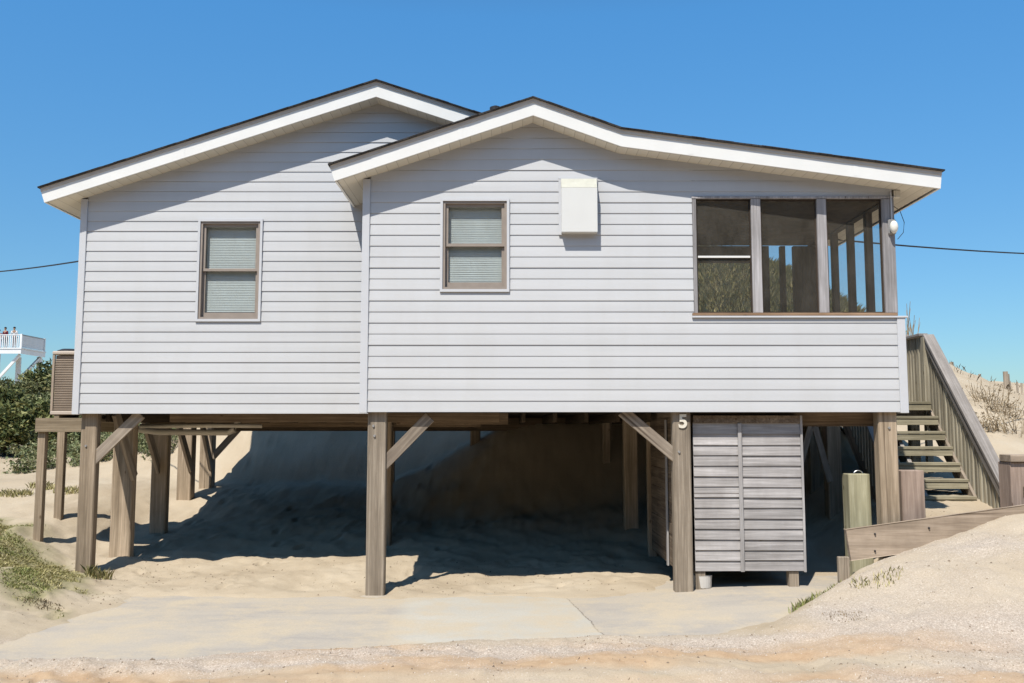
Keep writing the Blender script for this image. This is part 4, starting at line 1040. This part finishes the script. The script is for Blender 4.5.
# sparse dune grass: countless blades
n = 60; xx = r.uniform(5.0, 18, n*6); yy_ = r.uniform(15, 27, n*6); kp = (fbm(xx*.7+3, yy_*.7, 3) > .12)
P0 = np.stack([xx[kp], yy_[kp]], 1)[:n]; P0 = np.concatenate([P0+r.normal(0, .12, P0.shape) for k in range(6)])
o = link('dune_grass', blades('dune_grass', P0, .17, .009, 70, 1.0), M['dry']); tag(o, 'thin dry grass scattered over the dune', 'dune grass', kind='stuff')
n = 3000; xx = r.uniform(-1, 9.5, n*6); yy_ = r.uniform(21.5, 29, n*6)
P0 = np.stack([xx, yy_], 1)[:n*5]; P0 = np.concatenate([P0+r.normal(0, .15, P0.shape) for k in range(6)])
o = link('ridge_grass', blades('ridge_grass', P0, .34, .014, 71, .8), M['grass']); tag(o, 'tall grey green grass covering the dune ridge behind the porch', 'dune grass', kind='stuff')
# tall stalks above the stair rail
v = W(909, 335, 26.5); b = MB()
for i in range(12):
    x = W(903+i*1.25, 335, 26.5).x; z = tz(x, 26.5); h_ = random.uniform(.5, 1.35); k_ = random.uniform(-.12, .16)
    b.tube([(x, 26.5, z-.1), (x+k_*.5, 26.5, z+h_*.55), (x+k_, 26.5+random.uniform(-.1, .1), z+h_)], .016, 4, .006)
    b.tube([(x+k_*.5, 26.5, z+h_*.55), (x+k_*.5+random.uniform(-.12, .12), 26.5, z+h_*.85)], .009, 4, .005)
o = b.build('tall_stalks', M['dry']); tag(o, 'tall bare grey stalks rising above the top of the stair railing', 'weed')
# loose shell fragments and bits of debris
def shells(name, n, seed, mcol, label, smin, smax, region, keepf, asp=.7):
    rr = np.random.default_rng(seed); x = rr.uniform(region[0], region[1], n*4); y = rr.uniform(region[2], region[3], n*4)
    k = keepf(x, y) > rr.random(n*4); x, y = x[k][:n], y[k][:n]; z = terrain(x, y); n = len(x)
    s = rr.uniform(smin, smax, n); a = rr.uniform(0, 6.28, n)
    v = np.zeros((n, 5, 3))
    for j in range(4):
        lu, lv = s*np.cos(j*1.57+rr.uniform(-.4, .4, n)), s*np.sin(j*1.57)*asp; v[:, j, 0] = x+lu*np.cos(a)-lv*np.sin(a); v[:, j, 1] = y+lu*np.sin(a)+lv*np.cos(a); v[:, j, 2] = z-.003
    v[:, 4] = np.stack([x+s*.2, y, z+s*rr.uniform(.4, .9, n)], 1)
    f = np.array([[0, 1, 4], [1, 2, 4], [2, 3, 4], [3, 0, 4]]); F = (f[None]+5*np.arange(n)[:, None, None]).reshape(-1, 3)
    me = bpy.data.meshes.new(name); me.vertices.add(5*n); me.vertices.foreach_set('co', v.reshape(-1).astype(np.float32))
    me.loops.add(F.size); me.loops.foreach_set('vertex_index', F.ravel().astype(np.int32)); me.polygons.add(len(F)); me.polygons.foreach_set('loop_start', np.arange(0, F.size, 3, dtype=np.int32)); me.update(calc_edges=True)
    o = link(name, me, mcol); return tag(o, label, 'gravel', kind='stuff')
M['shell'] = leaf_material('shell_fragments', [(.25, .20, .16), (.46, .40, .33), (.60, .54, .46), (.74, .69, .61)], .5)
M['debris'] = leaf_material('dark_debris', [(.12, .09, .065), (.20, .15, .105), (.28, .215, .15), (.36, .28, .2)], .8)
shells('shell_gravel', 30000, 81, M['shell'], 'pale shell fragments strewn over the road and the sand heap', .003, .0085, (-6, 7, 6.4, 10.5), gravel_mask)
shells('debris', 2200, 82, M['debris'], 'dark bits of twig and weed scattered on the sand', .004, .020, (-7, 7, 6.4, 12.5), lambda x, y: np.clip(.25+1.5*fbm(x*1.1, y*1.1+30, 3), .02, 1)*np.where(poly_sdf(SLAB, x, y) < 0, .05, 1), .22)

# ------------------------------------------------------------------ far viewing deck with people
FY = 76.; vd = thing('viewing_deck', 'distant white railed viewing deck standing on tall white stilts', 'deck', (W(0, 400, FY).x, FY, 3))
xr = W(21, 349, FY).x; zf = W(21, 347.5, FY).z; zr = W(21, 334.5, FY).z; FD = 4.0; xl = xr-4.2
MB().box(xl, xr, FY, FY+.06, zf-.50, zf-.12).build('rim_board', M['farwhite'], vd)
MB().box(xr-.06, xr, FY+.061, FY+FD, zf-.50, zf-.12).build('rim_board', M['farwhite'], vd)
MB().box(xl, xr+.05, FY-.05, FY+FD, zf-.115, zf).build('deck_floor', M['farwhite'], vd)
for x, y in ((xr-.08, FY+.06), (xl+1.2, FY+.06), (xr-.08, FY+FD-.2), (xl, FY+.06)):
    MB().box(x-.08, x+.08, y, y+.16, zf, zr+.06).build('rail_post', M['farwhite'], vd)
MB().box(xl, xr, FY+.07, FY+.16, zr-.05, zr+.02).build('top_rail', M['farwhite'], vd)
MB().box(xr-.10, xr-.02, FY+.23, FY+FD, zr-.06, zr+.03).build('top_rail', M['grey_rail'], vd)
for i in range(25):
    x = xl+.1+i*.163; MB().box(x, x+.07, FY+.09, FY+.13, zf+.06, zr-.06).build('baluster', M['farwhite'], vd)
for i in range(29):
    y = FY+.3+i*.125; MB().box(xr-.08, xr-.04, y, y+.09, zf+.05, zr-.07).build('baluster', M['farwhite'], vd)
gz = 2.2
for x, y in ((xr-2.15, FY+.3), (xr-.35, FY+FD-.4), (xl, FY+.3), (xr-2.15, FY+FD-.4)):
    MB().box(x-.16, x+.16, y, y+.3, gz, zf-.51).build('stilt', M['farwhite'], vd)
MB().bar((xr-.3, FY+.45, zf-.55), (xr-1.9, FY+.45, zf-2.4), .15, .2).build('brace', M['farwhite'], vd)
MB().bar((xr-.3, FY+FD-.3, zf-.55), (xr-.35, FY+1.2, zf-2.2), .15, .2).build('brace', M['farwhite'], vd)

def person(x, y, z, label, shirt, lean, arms_fwd, turn):
    t = thing('person', label, 'person', (x, y, z))
    def skin(name, pts, edges, m, sub=2):
        me = bpy.data.meshes.new(name); me.from_pydata([p[:3] for p in pts], edges, []); o = link(name, me, m, t)
        md = o.modifiers.new('skin', 'SKIN'); md.use_smooth_shade = True
        for v, p in zip(me.skin_vertices[0].data, pts): v.radius = p[3] if isinstance(p[3], tuple) else (p[3], p[3])
        me.skin_vertices[0].data[0].use_root = True
        s_ = o.modifiers.new('sub', 'SUBSURF'); s_.levels = sub; s_.render_levels = sub
        return o
    L = lean; c, s = math.cos(turn), math.sin(turn)
    def P(a, b, h, r): return (a*c-b*s, a*s+b*c, h, r)
    sh = 1.40
    pts = [P(0, 0, .95, (.15, .11)), P(0, -L*.4, 1.18, (.13, .10)), P(0, -L*.8, 1.38, (.16, .10)), P(0, -L, 1.49, .055), P(0, -L-.015, 1.56, (.07, .08)), P(0, -L-.02, 1.66, (.085, .10)), P(0, -L-.02, 1.73, (.05, .06)),
           P(.19, -L*.8, sh, .055), P(.25, -L*.6-.02*arms_fwd, 1.14, .042), P(.20, -L*.6-.28*arms_fwd, 1.02, .033), P(.18, -L*.6-.36*arms_fwd, 1.0, .03),
           P(-.19, -L*.8, sh, .055), P(-.25, -L*.6-.02*arms_fwd, 1.14, .042), P(-.20, -L*.6-.28*arms_fwd, 1.02, .033), P(-.18, -L*.6-.36*arms_fwd, 1.0, .03),
           P(.10, 0, .86, .09), P(.11, 0, .5, .06), P(.11, .02, .08, .04), P(.12, -.12, .035, .035),
           P(-.10, 0, .86, .09), P(-.11, 0, .5, .06), P(-.11, .02, .08, .04), P(-.12, -.12, .035, .035)]
    ed = [(0, 1), (1, 2), (2, 3), (3, 4), (4, 5), (5, 6), (2, 7), (7, 8), (8, 9), (9, 10), (2, 11), (11, 12), (12, 13), (13, 14), (0, 15), (15, 16), (16, 17), (17, 18), (0, 19), (19, 20), (20, 21), (21, 22)]
    skin('body', pts, ed, M['skin'])
    g = .022
    def grow(i, k=g):
        p = pts[i]; r_ = p[3]; return (*p[:3], (r_[0]+k, r_[1]+k) if isinstance(r_, tuple) else r_+k)
    skin('shirt', [grow(0), grow(1), grow(2), grow(7), grow(8), grow(11), grow(12)], [(0, 1), (1, 2), (2, 3), (3, 4), (2, 5), (5, 6)], shirt)
    skin('trousers', [grow(0, .028), grow(15), grow(16), grow(17), grow(19), grow(20), grow(21)], [(0, 1), (1, 2), (2, 3), (0, 4), (4, 5), (5, 6)], M['trousers'])
    hx, hy = pts[5][0], pts[5][1]
    h = MB(); bmesh.ops.create_uvsphere(h.bm, u_segments=14, v_segments=10, radius=1, matrix=Matrix.Translation((hx, hy+.02, 1.70))@Matrix.Diagonal((.10, .115, .095, 1)))
    for v in h.bm.verts: v.co += Vector((x, y, z))
    h.build('hair', M['hair'], t, smooth=True)
    return t
person(W(14.6, 340, FY+.75).x, FY+.75, zf, 'person in a white shirt leaning on the far deck railing', M['shirt_white'], .16, 1, .15)
person(W(5.6, 340, FY+.8).x, FY+.8, zf, 'person in a maroon shirt standing at the far deck railing', M['shirt_maroon'], .06, .5, -.3)
person(W(-1.2, 344, FY+.7).x, FY+.7, zf-.2, 'person in a purple shirt cut by the left edge of the photo', M['shirt_purple'], .1, .6, .2)

# ------------------------------------------------------------------ sand fence and wires
sf = thing('sand_fence', 'old sand fence of leaning posts and sagging wire on the right dune', 'fence', (13.5, 26, 3.5))
posts = [(951.5, 362, 26.0, .055), (979.5, 374, 25.5, .035), (1005.3, 371.5, 23.8, .06), (1008, 374, 24.0, .035), (1010, 381, 24.3, .02), (1017, 382, 24.0, .025), (1021.5, 383, 24.0, .025), (982.5, 385, 24.5, .02), (975, 383, 24.8, .02)]
tops = []
for px, py, Y, r_ in posts:
    v = W(px, py, Y); zg = tz(v.x, Y)
    MB().tube([(v.x+.01, Y, min(zg, v.z-.3)-.25), (v.x, Y, v.z)], r_, 7).build('post', M['pile_grey'], sf); tops.append(v)
wp = [tops[0]-Vector((0, 0, .25)), W(958, 376.5, 25.8), W(966, 381, 25.4), W(973, 385, 25), W(983, 388, 24.6), W(990, 389, 24.4)]
MB().tube(wp, .022, 5).build('wire', M['bark'], sf)
for i in range(1, 4):
    pass
def cable(name, label, pts, r_=.014):
    o = MB().tube(pts, r_, 6).build(name, M['cable']); return tag(o, label, 'cable')
def arc(p, q, sag, n=14): return [p.lerp(q, i/n)+Vector((0, 0, -sag*4*(i/n)*(1-i/n))) for i in range(n+1)]
A = W(82, 249.3, 13.6); B = W(0, 262.4, 17.5); D = B+(B-A)*1.6
A.x = -5.47
cable('service_cable', 'thin dark overhead cable running left from the cottage', arc(A, D, .12), .013)
A = W(897, 238.5, 13.0); A.x = 4.46; B = W(1026, 246.5, 17.0); D = B+(B-A)*1.5
cable('service_cable', 'thin dark overhead cable running right from the screened porch', arc(A, D, .14), .013)
bpy.context.view_layer.update()
